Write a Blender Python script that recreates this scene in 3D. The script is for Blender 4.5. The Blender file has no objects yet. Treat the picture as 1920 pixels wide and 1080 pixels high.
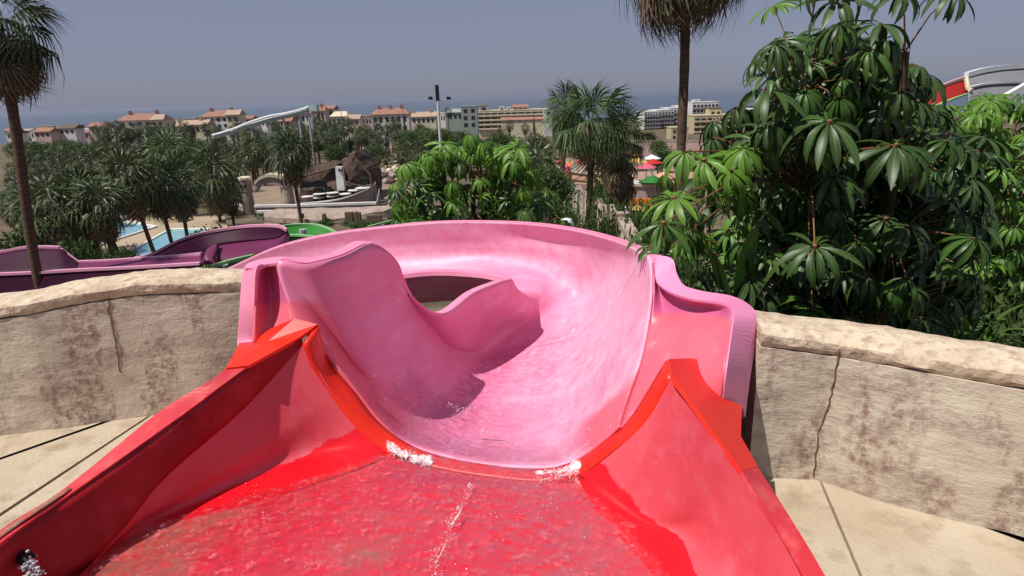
import bpy, math, random
import numpy as np
from mathutils import Vector, Matrix, Euler, noise as mnoise

random.seed(7); rng = np.random.default_rng(7)
sc = bpy.context.scene
col = sc.collection
R = math.radians

# ------------------------------------------------------------------ camera, sky, sun, exposure
FPX, HOR, ROLL = 1150.0, 181.5, math.atan(0.032)          # in pixels of a 1920 wide picture
PITCH = math.atan((540 - HOR) / FPX * math.cos(ROLL))
cam_d = bpy.data.cameras.new('camera'); cam = bpy.data.objects.new('camera', cam_d); col.objects.link(cam)
cam_d.sensor_width = 36; cam_d.lens = 36 * FPX / 1920; cam_d.clip_start = 0.05; cam_d.clip_end = 200000
cam.matrix_world = Matrix.Rotation(math.pi / 2 - PITCH, 4, 'X') @ Matrix.Rotation(-ROLL, 4, 'Z')
sc.camera = cam
_R3 = cam.matrix_world.to_3x3()

SUN = Vector((-0.44, -0.24, 0.87)).normalized()
w = bpy.data.worlds.new('World'); sc.world = w; w.use_nodes = True
nt = w.node_tree; bg = nt.nodes['Background']
sky = nt.nodes.new('ShaderNodeTexSky'); sky.sky_type = 'NISHITA'; sky.sun_disc = False
sky.sun_elevation = math.asin(SUN.z); sky.sun_rotation = math.atan2(SUN.x, SUN.y)
sky.air_density = 1.0; sky.dust_density = 1.0; sky.ozone_density = 1.0; sky.altitude = 0
tint = nt.nodes.new('ShaderNodeMix'); tint.data_type = 'RGBA'; tint.blend_type = 'MULTIPLY'; tint.inputs[0].default_value = 1
tint.inputs[7].default_value = (0.80, 0.84, 1.12, 1)
nt.links.new(sky.outputs[0], tint.inputs[6])
hz = nt.nodes.new('ShaderNodeMix'); hz.data_type = 'RGBA'; hz.inputs[0].default_value = .68; hz.inputs[7].default_value = (4.25, 4.55, 6.1, 1)   # even milky haze of the whole sky
nt.links.new(tint.outputs[2], hz.inputs[6]); nt.links.new(hz.outputs[2], bg.inputs[0])
bg.inputs[1].default_value = 0.062
sd = bpy.data.lights.new('sun', 'SUN'); sd.energy = 5.0; sd.angle = R(0.55); sd.color = (1.0, 0.96, 0.88)
so = bpy.data.objects.new('sun', sd); col.objects.link(so); so.rotation_euler = SUN.to_track_quat('Z', 'Y').to_euler()
sc.view_settings.view_transform = 'Standard'; sc.view_settings.look = 'None'
sc.view_settings.exposure = 0.0; sc.view_settings.gamma = 1.0
sc.render.engine = 'CYCLES'
sc.cycles.max_bounces = 7; sc.cycles.diffuse_bounces = 2; sc.cycles.transparent_max_bounces = 12
sc.cycles.caustics_reflective = False; sc.cycles.caustics_refractive = False

# ------------------------------------------------------------------ measuring helpers
def ray(px, py):
    return _R3 @ Vector(((px - 960) / FPX, (540 - py) / FPX, -1.0))
def PZ(px, py, z):
    r = ray(px, py); return r * (z / r.z)
def PY(px, py, y):
    r = ray(px, py); return r * (y / r.y)
def PV(px, py, a, b):                                     # on the upright plane through plan points a and b
    r = ray(px, py); dx, dy = b[0] - a[0], b[1] - a[1]
    t = (a[0] * dy - a[1] * dx) / (r.x * dy - r.y * dx); return r * t
TY = [-40, 2.5, 4, 8, 15, 30, 50, 100, 200, 400, 700, 860, 1000, 1400, 90000]
TZ = [-3.0, -3.0, -3.3, -4.5, -6.2, -9.2, -12, -14.5, -18.5, -25, -31, -50, -78, -90, -90]
def T(y): return float(np.interp(y, TY, TZ))
def G(px, py):                                            # on the hillside
    r = ray(px, py); lo, hi = 2.0, 1000.0
    for _ in range(50):
        m = (lo + hi) / 2
        if r.z / r.y * m < T(m): hi = m
        else: lo = m
    return r * (lo / r.y)

# ------------------------------------------------------------------ object helpers
def tag(o, label=None, cat=None, group=None, kind=None):
    if label: o['label'] = label
    if cat: o['category'] = cat
    if group: o['group'] = group
    if kind: o['kind'] = kind
    return o
def empty(name, loc, label, cat, group=None):
    o = bpy.data.objects.new(name, None); col.objects.link(o); o.location = loc
    o.empty_display_size = 0.2
    return tag(o, label, cat, group)
def mesh(name, verts, faces, mat, smooth=False, uv=None):
    me = bpy.data.meshes.new(name)
    me.from_pydata([tuple(v) for v in verts], [], [tuple(f) for f in faces])
    for m in (mat if isinstance(mat, (list, tuple)) else [mat]): me.materials.append(m)
    if uv is not None:
        ul = me.uv_layers.new(name='UVMap'); idx = np.empty(len(me.loops), dtype=np.int32)
        me.loops.foreach_get('vertex_index', idx)
        ul.data.foreach_set('uv', np.asarray(uv, dtype=np.float32)[idx].ravel())
    if smooth: me.polygons.foreach_set('use_smooth', [True] * len(me.polygons))
    me.update()
    if smooth: me.set_sharp_from_angle(angle=R(38))
    return me
def obj(name, me, parent=None, world=True):
    o = bpy.data.objects.new(name, me); col.objects.link(o)
    if parent is not None:
        o.parent = parent
        if world: o.matrix_parent_inverse = Matrix.Translation(-Vector(parent.location)) if parent.parent is None else (Matrix.Translation(-Vector(parent.parent.location)))
    return o
def part(name, v, f, mat, parent, smooth=False, uv=None):  # vertices in world coordinates, stored relative to the thing
    L = Vector(parent.location) if parent.parent is None else Vector(parent.parent.location)
    if parent.parent is not None and parent.type == 'MESH': L = Vector(parent.parent.location)
    v = [Vector(p) - L for p in v]
    o = bpy.data.objects.new(name, mesh(name, v, f, mat, smooth, uv)); col.objects.link(o); o.parent = parent
    return o
class MB:
    def __init__(s): s.v = []; s.f = []
    def add(s, v, f):
        n = len(s.v); s.v += [tuple(p) for p in v]; s.f += [tuple(i + n for i in q) for q in f]
    def box(s, c, d, rz=0.0, top=1.0):
        cx, cy, cz = c; a, b, h = d[0] / 2, d[1] / 2, d[2] / 2; C, S = math.cos(rz), math.sin(rz); v = []
        for k, z in ((1, -h), (top, h)):
            for x, y in ((-a, -b), (a, -b), (a, b), (-a, b)):
                x *= k; y *= k; v.append((cx + x * C - y * S, cy + x * S + y * C, cz + z))
        s.add(v, [(3, 2, 1, 0), (4, 5, 6, 7), (0, 1, 5, 4), (1, 2, 6, 5), (2, 3, 7, 6), (3, 0, 4, 7)])
    def tube(s, pts, rad, n=8, caps=True):
        pts = [Vector(p) for p in pts]; rs = rad if isinstance(rad, (list, tuple)) else [rad] * len(pts)
        v = []; f = []
        for i, p in enumerate(pts):
            d = (pts[min(i + 1, len(pts) - 1)] - pts[max(i - 1, 0)]).normalized()
            a = d.cross(Vector((0.13, 0.97, 0.21))).normalized(); b = d.cross(a)
            for k in range(n):
                t = 2 * math.pi * k / n; v.append(p + (a * math.cos(t) + b * math.sin(t)) * rs[i])
        for i in range(len(pts) - 1):
            for k in range(n):
                k2 = (k + 1) % n; f.append((i * n + k, i * n + k2, (i + 1) * n + k2, (i + 1) * n + k))
        if caps:
            f.append(tuple(range(n - 1, -1, -1))); m = (len(pts) - 1) * n; f.append(tuple(range(m, m + n)))
        s.add(v, f)
    def prism(s, pts, h):                                  # closed outline pts (3-D), pushed along vector h
        n = len(pts); h = Vector(h); a = [Vector(p) for p in pts]; b = [p + h for p in a]
        s.add(a + b, [tuple(range(n - 1, -1, -1)), tuple(range(n, 2 * n))] + [(i, (i + 1) % n, (i + 1) % n + n, i + n) for i in range(n)])
    def part(s, name, mat, parent, smooth=False): return part(name, s.v, s.f, mat, parent, smooth)
def top(name, mb, mat, label=None, cat=None, group=None, kind=None, smooth=False, uv=None):
    v = np.array(mb.v); c = Vector(((v[:, 0].min() + v[:, 0].max()) / 2, (v[:, 1].min() + v[:, 1].max()) / 2, v[:, 2].min()))
    o = obj(name, mesh(name, v - np.array(c), mb.f, mat, smooth, uv)); o.location = c
    return tag(o, label, cat, group, kind)

# ------------------------------------------------------------------ materials
def mat(name, base, rough=0.6, spec=0.5, var=None, scale=4.0, coord='Object', bump=0.0, bscale=40, stretch=None, detail=4, fac=(0.35, 0.65), coat=0, alt2=None, sub=0):
    m = bpy.data.materials.new(name); m.use_nodes = True; t = m.node_tree; p = t.nodes['Principled BSDF']
    p.inputs['Roughness'].default_value = rough; p.inputs['Specular IOR Level'].default_value = spec
    p.inputs['Coat Weight'].default_value = coat
    p.inputs['Base Color'].default_value = (*base, 1)
    tc = t.nodes.new('ShaderNodeTexCoord'); src = tc.outputs[coord]
    if stretch:
        mp = t.nodes.new('ShaderNodeMapping'); mp.inputs['Scale'].default_value = stretch
        t.links.new(src, mp.inputs[0]); src = mp.outputs[0]
    last = None
    for k, v in enumerate([var, alt2]):
        if v is None: continue
        n = t.nodes.new('ShaderNodeTexNoise'); n.inputs['Scale'].default_value = scale * (1 if k == 0 else 3.7); n.inputs['Detail'].default_value = detail
        n.inputs['Roughness'].default_value = 0.6
        t.links.new(src, n.inputs['Vector'])
        rp = t.nodes.new('ShaderNodeMapRange'); rp.inputs[1].default_value = fac[0]; rp.inputs[2].default_value = fac[1]
        if k: rp.inputs[1].default_value = .5; rp.inputs[2].default_value = .72
        t.links.new(n.outputs[0], rp.inputs[0])
        mx = t.nodes.new('ShaderNodeMix'); mx.data_type = 'RGBA'
        t.links.new(rp.outputs[0], mx.inputs[0])
        if last is None: mx.inputs[6].default_value = (*base, 1)
        else: t.links.new(last, mx.inputs[6])
        mx.inputs[7].default_value = (*v, 1); last = mx.outputs[2]
    if last is not None: t.links.new(last, p.inputs['Base Color'])
    if bump:
        n2 = t.nodes.new('ShaderNodeTexNoise'); n2.inputs['Scale'].default_value = bscale; n2.inputs['Detail'].default_value = 5
        t.links.new(src, n2.inputs['Vector'])
        b = t.nodes.new('ShaderNodeBump'); b.inputs['Strength'].default_value = bump; b.inputs['Distance'].default_value = 0.02
        t.links.new(n2.outputs[0], b.inputs['Height']); t.links.new(b.outputs[0], p.inputs['Normal'])
    m['p'] = 1
    return m
def node(t, kind, **kw):
    n = t.nodes.new(kind)
    for k, v in kw.items():
        if k.startswith('i'): n.inputs[int(k[1:])].default_value = v
        else: setattr(n, k, v)
    return n
def mixc(t, fac, a, b):
    n = node(t, 'ShaderNodeMix', data_type='RGBA')
    for s, v in ((0, fac), (6, a), (7, b)):
        if isinstance(v, bpy.types.NodeSocket): t.links.new(v, n.inputs[s])
        else: n.inputs[s].default_value = v if s == 0 else (*v, 1)
    return n.outputs[2]
def mrange(t, src, a, b, c=0.0, d=1.0):
    n = node(t, 'ShaderNodeMapRange', i1=a, i2=b, i3=c, i4=d); t.links.new(src, n.inputs[0]); return n.outputs[0]
def tnoise(t, vec, scale, detail=4, rough=.6, mp=None):
    if mp:
        q = node(t, 'ShaderNodeMapping'); q.inputs['Scale'].default_value = mp; t.links.new(vec, q.inputs[0]); vec = q.outputs[0]
    n = node(t, 'ShaderNodeTexNoise'); n.inputs['Scale'].default_value = scale; n.inputs['Detail'].default_value = detail; n.inputs['Roughness'].default_value = rough
    t.links.new(vec, n.inputs['Vector']); return n.outputs[0]
def bump(t, h, strength, dist):
    b = node(t, 'ShaderNodeBump'); b.inputs['Strength'].default_value = strength; b.inputs['Distance'].default_value = dist
    t.links.new(h, b.inputs['Height']); return b.outputs[0]
def newmat(name, rough=.5):
    m = bpy.data.materials.new(name); m.use_nodes = True; t = m.node_tree; p = t.nodes['Principled BSDF']; p.inputs['Roughness'].default_value = rough
    tc = node(t, 'ShaderNodeTexCoord'); return m, t, p, tc

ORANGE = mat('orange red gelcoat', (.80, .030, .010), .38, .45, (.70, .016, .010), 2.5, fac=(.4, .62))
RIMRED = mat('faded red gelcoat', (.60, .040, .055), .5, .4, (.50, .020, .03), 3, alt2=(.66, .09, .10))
SHADERED = mat('red gelcoat with shade in colour', (.33, .004, .008), .45, .35, (.26, .003, .008), 2, alt2=(.40, .02, .03))  # tub red darkened: the shade on the walls is put into the colour
LIP = mat('rose rim gelcoat', (.86, .30, .46), .45, .45, (.82, .24, .40), 3, bump=.03)
MAUVE = mat('mauve rim gelcoat', (.74, .24, .44), .45, .45, (.80, .28, .46), 3)
PURPLE = mat('purple gelcoat with shade in colour', (.032, .002, .018), .6, .2, (.05, .004, .027), .7)  # shade of the flume faces is painted in, far darker than the gelcoat
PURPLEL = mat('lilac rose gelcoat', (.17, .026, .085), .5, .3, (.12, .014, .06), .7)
PRIM = mat('pale purple rim', (.66, .30, .42), .5, .3)
GREENS = mat('green gelcoat', (.03, .20, .025), .4, .5, (.02, .14, .02), .8)
GRIM = mat('pale green rim', (.26, .52, .22), .5, .4)

def flume_mat():
    # UV: u metres along the run, v 0..1 from the inner to the outer rim
    m, t, p, tc = newmat('pink flume gelcoat', .34); uv = tc.outputs['UV']; ob = tc.outputs['Object']
    L = t.links; sx = node(t, 'ShaderNodeSeparateXYZ'); L.new(uv, sx.inputs[0]); u = sx.outputs[0]; v = sx.outputs[1]
    streak = tnoise(t, uv, 2.2, 5, .65, (.55, 7, 1)); cloud = tnoise(t, ob, 1.6, 4, .55); fine = tnoise(t, ob, 9, 5, .7)
    c = mixc(t, mrange(t, cloud, .36, .66), (.70, .19, .34), (.78, .26, .42))
    c = mixc(t, mrange(t, streak, .50, .72, 0, .65), c, (.74, .42, .58))
    s2 = tnoise(t, uv, 3.1, 5, .6, (.4, 9, 1)); c = mixc(t, mrange(t, s2, .56, .74, 0, .8), c, (.72, .13, .33))
    # paler and chalky from mid floor up to the outer rim
    pale = mrange(t, v, .50, .68); 
    mm = node(t, 'ShaderNodeMath', operation='MULTIPLY'); L.new(pale, mm.inputs[0]); L.new(mrange(t, fine, .35, .7, .2, .75), mm.inputs[1])
    c = mixc(t, mm.outputs[0], c, (.80, .50, .62))
    # older salmon piece next to the red tub
    at_ = node(t, 'ShaderNodeAttribute', attribute_name='tone'); c = mixc(t, at_.outputs[2], c, (.76, .13, .18))
    st = tnoise(t, ob, 5.5, 5, .7); c = mixc(t, mrange(t, st, .665, .72, 0, .55), c, (.40, .36, .36))
    sc_ = tnoise(t, uv, 6, 3, .5, (.7, 22, 1)); c = mixc(t, mrange(t, sc_, .66, .70, 0, .5), c, (.86, .66, .74))
    L.new(c, p.inputs['Base Color']); p.inputs['Specular IOR Level'].default_value = .5
    L.new(mrange(t, fine, .3, .7, .38, .6), p.inputs['Roughness'])
    L.new(bump(t, cloud, .12, .05), p.inputs['Normal']); return m
FLUME = flume_mat()
def panel_mat():
    m, t, p, tc = newmat('salmon and mauve panel gelcoat', .4); ob = tc.outputs['UV']; L = t.links
    sx = node(t, 'ShaderNodeSeparateXYZ'); L.new(ob, sx.inputs[0])
    n = tnoise(t, tc.outputs['Object'], 3, 4); n2 = tnoise(t, tc.outputs['Object'], 12, 5)
    a = mixc(t, mrange(t, n, .35, .65), (.74, .12, .17), (.74, .17, .23)); b = mixc(t, mrange(t, n, .35, .65), (.54, .10, .25), (.62, .14, .29))
    at_ = node(t, 'ShaderNodeAttribute', attribute_name='tone'); c = mixc(t, at_.outputs[2], b, a); c = mixc(t, mrange(t, n2, .6, .8, 0, .5), c, (.8, .4, .5))
    L.new(c, p.inputs['Base Color']); return m
PANEL = panel_mat()
def tub_mat():
    # v 0 at the wall foot, 1 at the wet line, 2 at the running water
    m, t, p, tc = newmat('tub side gelcoat dry above and wet below', .4); L = t.links; ob = tc.outputs['Object']
    sx = node(t, 'ShaderNodeSeparateXYZ'); L.new(tc.outputs['UV'], sx.inputs[0])
    n = tnoise(t, ob, 3.2, 5, .6); f = tnoise(t, ob, 14, 6, .7); e = tnoise(t, ob, 9, 3, .6)
    dry = mixc(t, mrange(t, n, .35, .65), (.68, .085, .11), (.58, .05, .075))
    dry = mixc(t, mrange(t, f, .50, .75, 0, .7), dry, (.62, .13, .17))
    wet = mixc(t, mrange(t, n, .3, .7), (.74, .012, .022), (.62, .006, .014))
    ad = node(t, 'ShaderNodeMath', operation='MULTIPLY_ADD'); L.new(e, ad.inputs[0]); ad.inputs[1].default_value = .30; L.new(sx.outputs[1], ad.inputs[2])
    k = mrange(t, ad.outputs[0], 1.13, 1.16)
    c = mixc(t, k, dry, wet); L.new(c, p.inputs['Base Color']); L.new(mrange(t, k, 0, 1, .55, .16), p.inputs['Roughness'])
    L.new(bump(t, f, .08, .01), p.inputs['Normal']); return m
TUB = tub_mat()
def tubfloor_mat():
    m, t, p, tc = newmat('worn red tub floor under water', .25); L = t.links; ob = tc.outputs['Object']
    n = tnoise(t, ob, 1.5, 5, .62); f = tnoise(t, ob, 26, 6, .75); g = tnoise(t, ob, 8, 6, .7)
    c = mixc(t, mrange(t, f, .35, .68), (.72, .012, .030), (.55, .03, .055))
    c = mixc(t, mrange(t, g, .5, .72, 0, .75), c, (.62, .10, .10))
    sx = node(t, 'ShaderNodeSeparateXYZ'); L.new(ob, sx.inputs[0])
    r2 = node(t, 'ShaderNodeMath', operation='MULTIPLY'); L.new(mrange(t, sx.outputs[0], -.15, .25), r2.inputs[0]); L.new(mrange(t, g, .4, .6, .2, .8), r2.inputs[1]); c = mixc(t, r2.outputs[0], c, (.46, .085, .11))
    nx = node(t, 'ShaderNodeMath', operation='MULTIPLY_ADD'); L.new(sx.outputs[0], nx.inputs[0]); nx.inputs[1].default_value = -.22; L.new(n, nx.inputs[2])
    w_ = node(t, 'ShaderNodeMath', operation='MULTIPLY'); L.new(mrange(t, nx.outputs[0], .60, .70), w_.inputs[0]); L.new(mrange(t, f, .3, .62, .15, 1), w_.inputs[1])
    c = mixc(t, w_.outputs[0], c, (.36, .13, .10)); L.new(c, p.inputs['Base Color']); return m
TUBFLOOR = tubfloor_mat()
def water_mat(name, tintc, foam, lo, hi, bs=60, bst=.9):
    m = bpy.data.materials.new(name); m.use_nodes = True; t = m.node_tree; L = t.links
    for n in list(t.nodes): t.nodes.remove(n)
    out = node(t, 'ShaderNodeOutputMaterial'); tc = node(t, 'ShaderNodeTexCoord'); ob = tc.outputs['Object']
    a = tnoise(t, ob, bs, 6, .7); b = tnoise(t, ob, bs * .3, 4, .6)
    nrm = bump(t, a, bst, .012)
    tr = node(t, 'ShaderNodeBsdfTransparent'); tr.inputs[0].default_value = (*tintc, 1)
    gl = node(t, 'ShaderNodeBsdfGlossy'); gl.inputs['Roughness'].default_value = .12; gl.inputs[0].default_value = (.95, .97, 1, 1); L.new(nrm, gl.inputs['Normal'])
    fr = node(t, 'ShaderNodeFresnel'); fr.inputs[0].default_value = 1.34; L.new(nrm, fr.inputs['Normal'])
    s1 = node(t, 'ShaderNodeMixShader'); L.new(mrange(t, fr.outputs[0], .02, 1, .0, .38), s1.inputs[0]); L.new(tr.outputs[0], s1.inputs[1]); L.new(gl.outputs[0], s1.inputs[2])
    df = node(t, 'ShaderNodeBsdfDiffuse'); df.inputs[0].default_value = (*foam, 1)
    mu = node(t, 'ShaderNodeMath', operation='MULTIPLY'); L.new(mrange(t, a, lo, hi, 0, .8), mu.inputs[0]); L.new(mrange(t, b, .40, .64), mu.inputs[1])
    s2 = node(t, 'ShaderNodeMixShader'); L.new(mu.outputs[0], s2.inputs[0]); L.new(s1.outputs[0], s2.inputs[1]); L.new(df.outputs[0], s2.inputs[2])
    at_ = node(t, 'ShaderNodeAttribute', attribute_name='edge'); sm = node(t, 'ShaderNodeMath', operation='MULTIPLY_ADD'); L.new(b, sm.inputs[0]); sm.inputs[1].default_value = 1.2; L.new(at_.outputs[2], sm.inputs[2])
    s3 = node(t, 'ShaderNodeMixShader'); L.new(mrange(t, sm.outputs[0], .75, 1.15), s3.inputs[0]); t0 = node(t, 'ShaderNodeBsdfTransparent'); L.new(t0.outputs[0], s3.inputs[1]); L.new(s2.outputs[0], s3.inputs[2])
    L.new(s3.outputs[0], out.inputs[0]); return m
WATERR = water_mat('running water over red', (1, .93, .93), (.86, .28, .32), .50, .80, 46, .45)
WATERP = water_mat('running water over pink', (1, .93, .97), (.84, .50, .64), .50, .78, 60, .4)
FOAM = mat('white foam', (.86, .84, .86), .35, .5, (.75, .55, .6), 30)

def rock_mat(name, a, b, c, sc_=2.0):
    m, t, p, tc = newmat(name, .9); L = t.links; ob = tc.outputs['Object']
    n = tnoise(t, ob, sc_, 6, .66, (1, 1, 1.5)); h = tnoise(t, ob, sc_ * 1.6, 5, .62, (1.0, 1.0, 3.5)); f = tnoise(t, ob, sc_ * 14, 6, .75); g = tnoise(t, ob, sc_ * .8, 3, .5)
    v = tnoise(t, ob, sc_ * 1.3, 4, .6, (2.4, 2.4, .7))
    k = mixc(t, mrange(t, n, .38, .62), a, tuple((x + y) / 2 for x, y in zip(a, b)))
    mu = node(t, 'ShaderNodeMath', operation='MULTIPLY'); L.new(mrange(t, h, .46, .58), mu.inputs[0]); L.new(mrange(t, f, .36, .60), mu.inputs[1])
    k = mixc(t, mu.outputs[0], k, b)
    mu2 = node(t, 'ShaderNodeMath', operation='MULTIPLY'); L.new(mrange(t, v, .50, .60), mu2.inputs[0]); L.new(mrange(t, f, .42, .6), mu2.inputs[1])
    k = mixc(t, mu2.outputs[0], k, c)
    k = mixc(t, mrange(t, f, .62, .8, 0, .7), k, tuple(x * .45 for x in b))
    L.new(k, p.inputs['Base Color'])
    ad = node(t, 'ShaderNodeMath', operation='MULTIPLY_ADD'); L.new(h, ad.inputs[0]); ad.inputs[1].default_value = 2.0; L.new(f, ad.inputs[2])
    L.new(bump(t, ad.outputs[0], .42, .016), p.inputs['Normal']); return m
ROCK = rock_mat('weathered sandstone render', (.68, .59, .46), (.40, .31, .245), (.29, .18, .14), 2.2)
ROCKTOP = mat('pale worn coping', (.66, .55, .41), .9, .2, (.50, .38, .27), 8, alt2=(.36, .25, .18), bump=.7, bscale=26)
DECK = mat('pale beige deck', (.52, .44, .33), .85, .2, (.44, .35, .25), 1.9, alt2=(.33, .25, .17), bump=.25, bscale=60)
GAP = mat('dark joint', (.12, .09, .06), .9, .1, (.16, .12, .08), 20)
def foliage(name, a, b, rough=.5, scale=1.5, rib=False, trans=.25, spec=.4):
    m, t, p, tc = newmat(name, rough); L = t.links
    oi = node(t, 'ShaderNodeObjectInfo'); n = tnoise(t, tc.outputs['Object'], scale, 3, .6)
    ge = node(t, 'ShaderNodeNewGeometry')
    ad = node(t, 'ShaderNodeMath', operation='MULTIPLY_ADD'); L.new(ge.outputs['Random Per Island'], ad.inputs[0]); ad.inputs[1].default_value = .55; L.new(n, ad.inputs[2])
    ad2 = node(t, 'ShaderNodeMath', operation='MULTIPLY_ADD'); L.new(oi.outputs['Random'], ad2.inputs[0]); ad2.inputs[1].default_value = .4; L.new(ad.outputs[0], ad2.inputs[2])
    c = mixc(t, mrange(t, ad2.outputs[0], .45, 1.35), a, b)
    if rib:
        sx = node(t, 'ShaderNodeSeparateXYZ'); L.new(tc.outputs['UV'], sx.inputs[0])
        ab = node(t, 'ShaderNodeMath', operation='ABSOLUTE'); sb = node(t, 'ShaderNodeMath', operation='SUBTRACT', i1=.5); L.new(sx.outputs[1], sb.inputs[0]); L.new(sb.outputs[0], ab.inputs[0])
        c = mixc(t, mrange(t, ab.outputs[0], .035, .075, 1, 0), c, (.10, .15, .04))
    L.new(c, p.inputs['Base Color']); p.inputs['Specular IOR Level'].default_value = spec
    tl = node(t, 'ShaderNodeBsdfTranslucent'); L.new(c, tl.inputs[0]); ms = node(t, 'ShaderNodeMixShader', i0=trans)
    L.new(p.outputs[0], ms.inputs[1]); L.new(tl.outputs[0], ms.inputs[2]); L.new(ms.outputs[0], t.nodes['Material Output'].inputs[0]); return m
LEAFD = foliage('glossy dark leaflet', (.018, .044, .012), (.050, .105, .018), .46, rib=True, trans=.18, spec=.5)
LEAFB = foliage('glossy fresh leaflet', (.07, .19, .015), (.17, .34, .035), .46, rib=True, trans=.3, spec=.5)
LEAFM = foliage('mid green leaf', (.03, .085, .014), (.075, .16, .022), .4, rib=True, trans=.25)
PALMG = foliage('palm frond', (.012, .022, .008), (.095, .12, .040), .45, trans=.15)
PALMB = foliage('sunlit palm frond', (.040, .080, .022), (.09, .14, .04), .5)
PALMDEAD = foliage('dry palm frond', (.13, .085, .055), (.26, .18, .12), .8, trans=.15, spec=.1)
BUSH = foliage('shrub leaves', (.030, .06, .015), (.09, .14, .035), .6)
BUSHD = foliage('dusty shrub leaves', (.05, .05, .025), (.12, .11, .05), .8)
BARK = mat('palm bark', (.15, .095, .065), .9, .1, (.075, .048, .035), 3, stretch=(1, 1, 9), bump=.7, bscale=5)
BARKD = mat('tree bark', (.13, .09, .06), .9, .1, (.07, .05, .035), 8, bump=.4)
PETI = mat('reddish leaf stalk', (.22, .12, .05), .5, .4, (.30, .10, .05), 8)

GROUND = mat('dusty ground', (.15, .11, .075), .95, .1, (.075, .07, .04), .12, alt2=(.24, .18, .13))
SEA = mat('sea', (.055, .085, .12), .4, .5, (.06, .09, .125), .0005, stretch=(1, 3, 1))
def flat(name, c, r=.8, v=None, s=.5): return mat(name, c, r, .25, v or tuple(x * .82 for x in c), s)
WHITE = flat('white render', (.70, .68, .66)); CREAM = flat('cream render', (.66, .58, .42)); YELL = flat('yellow render', (.54, .46, .29)); TILE = flat('terracotta roof', (.33, .17, .125)); TILE2 = flat('faded terracotta roof', (.44, .31, .24))
PINKW = flat('pinkish render', (.58, .42, .38)); GREYG = flat('grey green render', (.30, .34, .30)); GLASS = flat('dark window', (.03, .035, .04), .3); GREYW = flat('grey balcony front', (.30, .29, .30))
SAND = flat('sand paving', (.42, .33, .23), .9, s=.2); STONE = rock_mat('park stone', (.42, .34, .28), (.25, .18, .15), (.22, .15, .12), .6); THATCH = mat('dark artificial rock', (.105, .07, .058), .95, .1, (.06, .042, .035), .5, alt2=(.15, .10, .08), bump=.6, bscale=3)
POOLW = mat('pool water', (.12, .36, .46), .12, .5, (.28, .50, .56), .12); COPING = flat('white pool coping', (.74, .70, .64))
BLACK = flat('black', (.012, .012, .014), .5); METAL = flat('grey metal', (.42, .43, .45), .5); WHITEP = flat('white gelcoat', (.80, .82, .83), .35); MINT = flat('mint gelcoat', (.50, .66, .62), .4)
ORG = flat('orange sheet', (.72, .20, .03), .5); YEL = flat('yellow sheet', (.72, .48, .14), .5); REDP = flat('red paint', (.50, .03, .02), .5); BLUEP = flat('blue paint', (.08, .22, .42), .5)
PINKP = flat('pink paint', (.62, .12, .18), .6); PEACH = flat('peach paint', (.66, .36, .24), .8)
UNDER = flat('grey flume underside', (.24, .24, .255), .6)

# ------------------------------------------------------------------ ground, sea
ys = sorted(set(list(np.linspace(-40, 30, 29)) + [30 * 1.075 ** k for k in range(1, 50)] + [1050, 1200]))
xs = np.linspace(-1.5, 1.5, 71); v = []; f = []
for j, y in enumerate(ys):
    W = max(60, abs(y) * 1.05)
    for i, a in enumerate(xs):
        x = a * W; z = T(y)
        if y > 6: z += mnoise.noise(Vector((x * .02, y * .02, 0))) * min(1.2, y * .012) + (mnoise.noise(Vector((x * .004, y * .004, 3))) * 4 if y > 250 and y < 860 else 0) * min(1, (y - 250) / 200 if y > 250 else 0)
        v.append((x, y, z))
n = len(xs)
for j in range(len(ys) - 1):
    for i in range(n - 1): f.append((j * n + i, j * n + i + 1, (j + 1) * n + i + 1, (j + 1) * n + i))
tag(obj('ground', mesh('ground', v, f, GROUND, True)), kind='structure', label='dusty sloping hillside falling from the slide platform to the coast')
a = 140000
tag(obj('sea', mesh('sea', [(-a, 900, -76), (a, 900, -76), (a, a, -76), (-a, a, -76)], [(0, 1, 2, 3)], SEA)), kind='structure', label='hazy blue sea behind the town')

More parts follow.
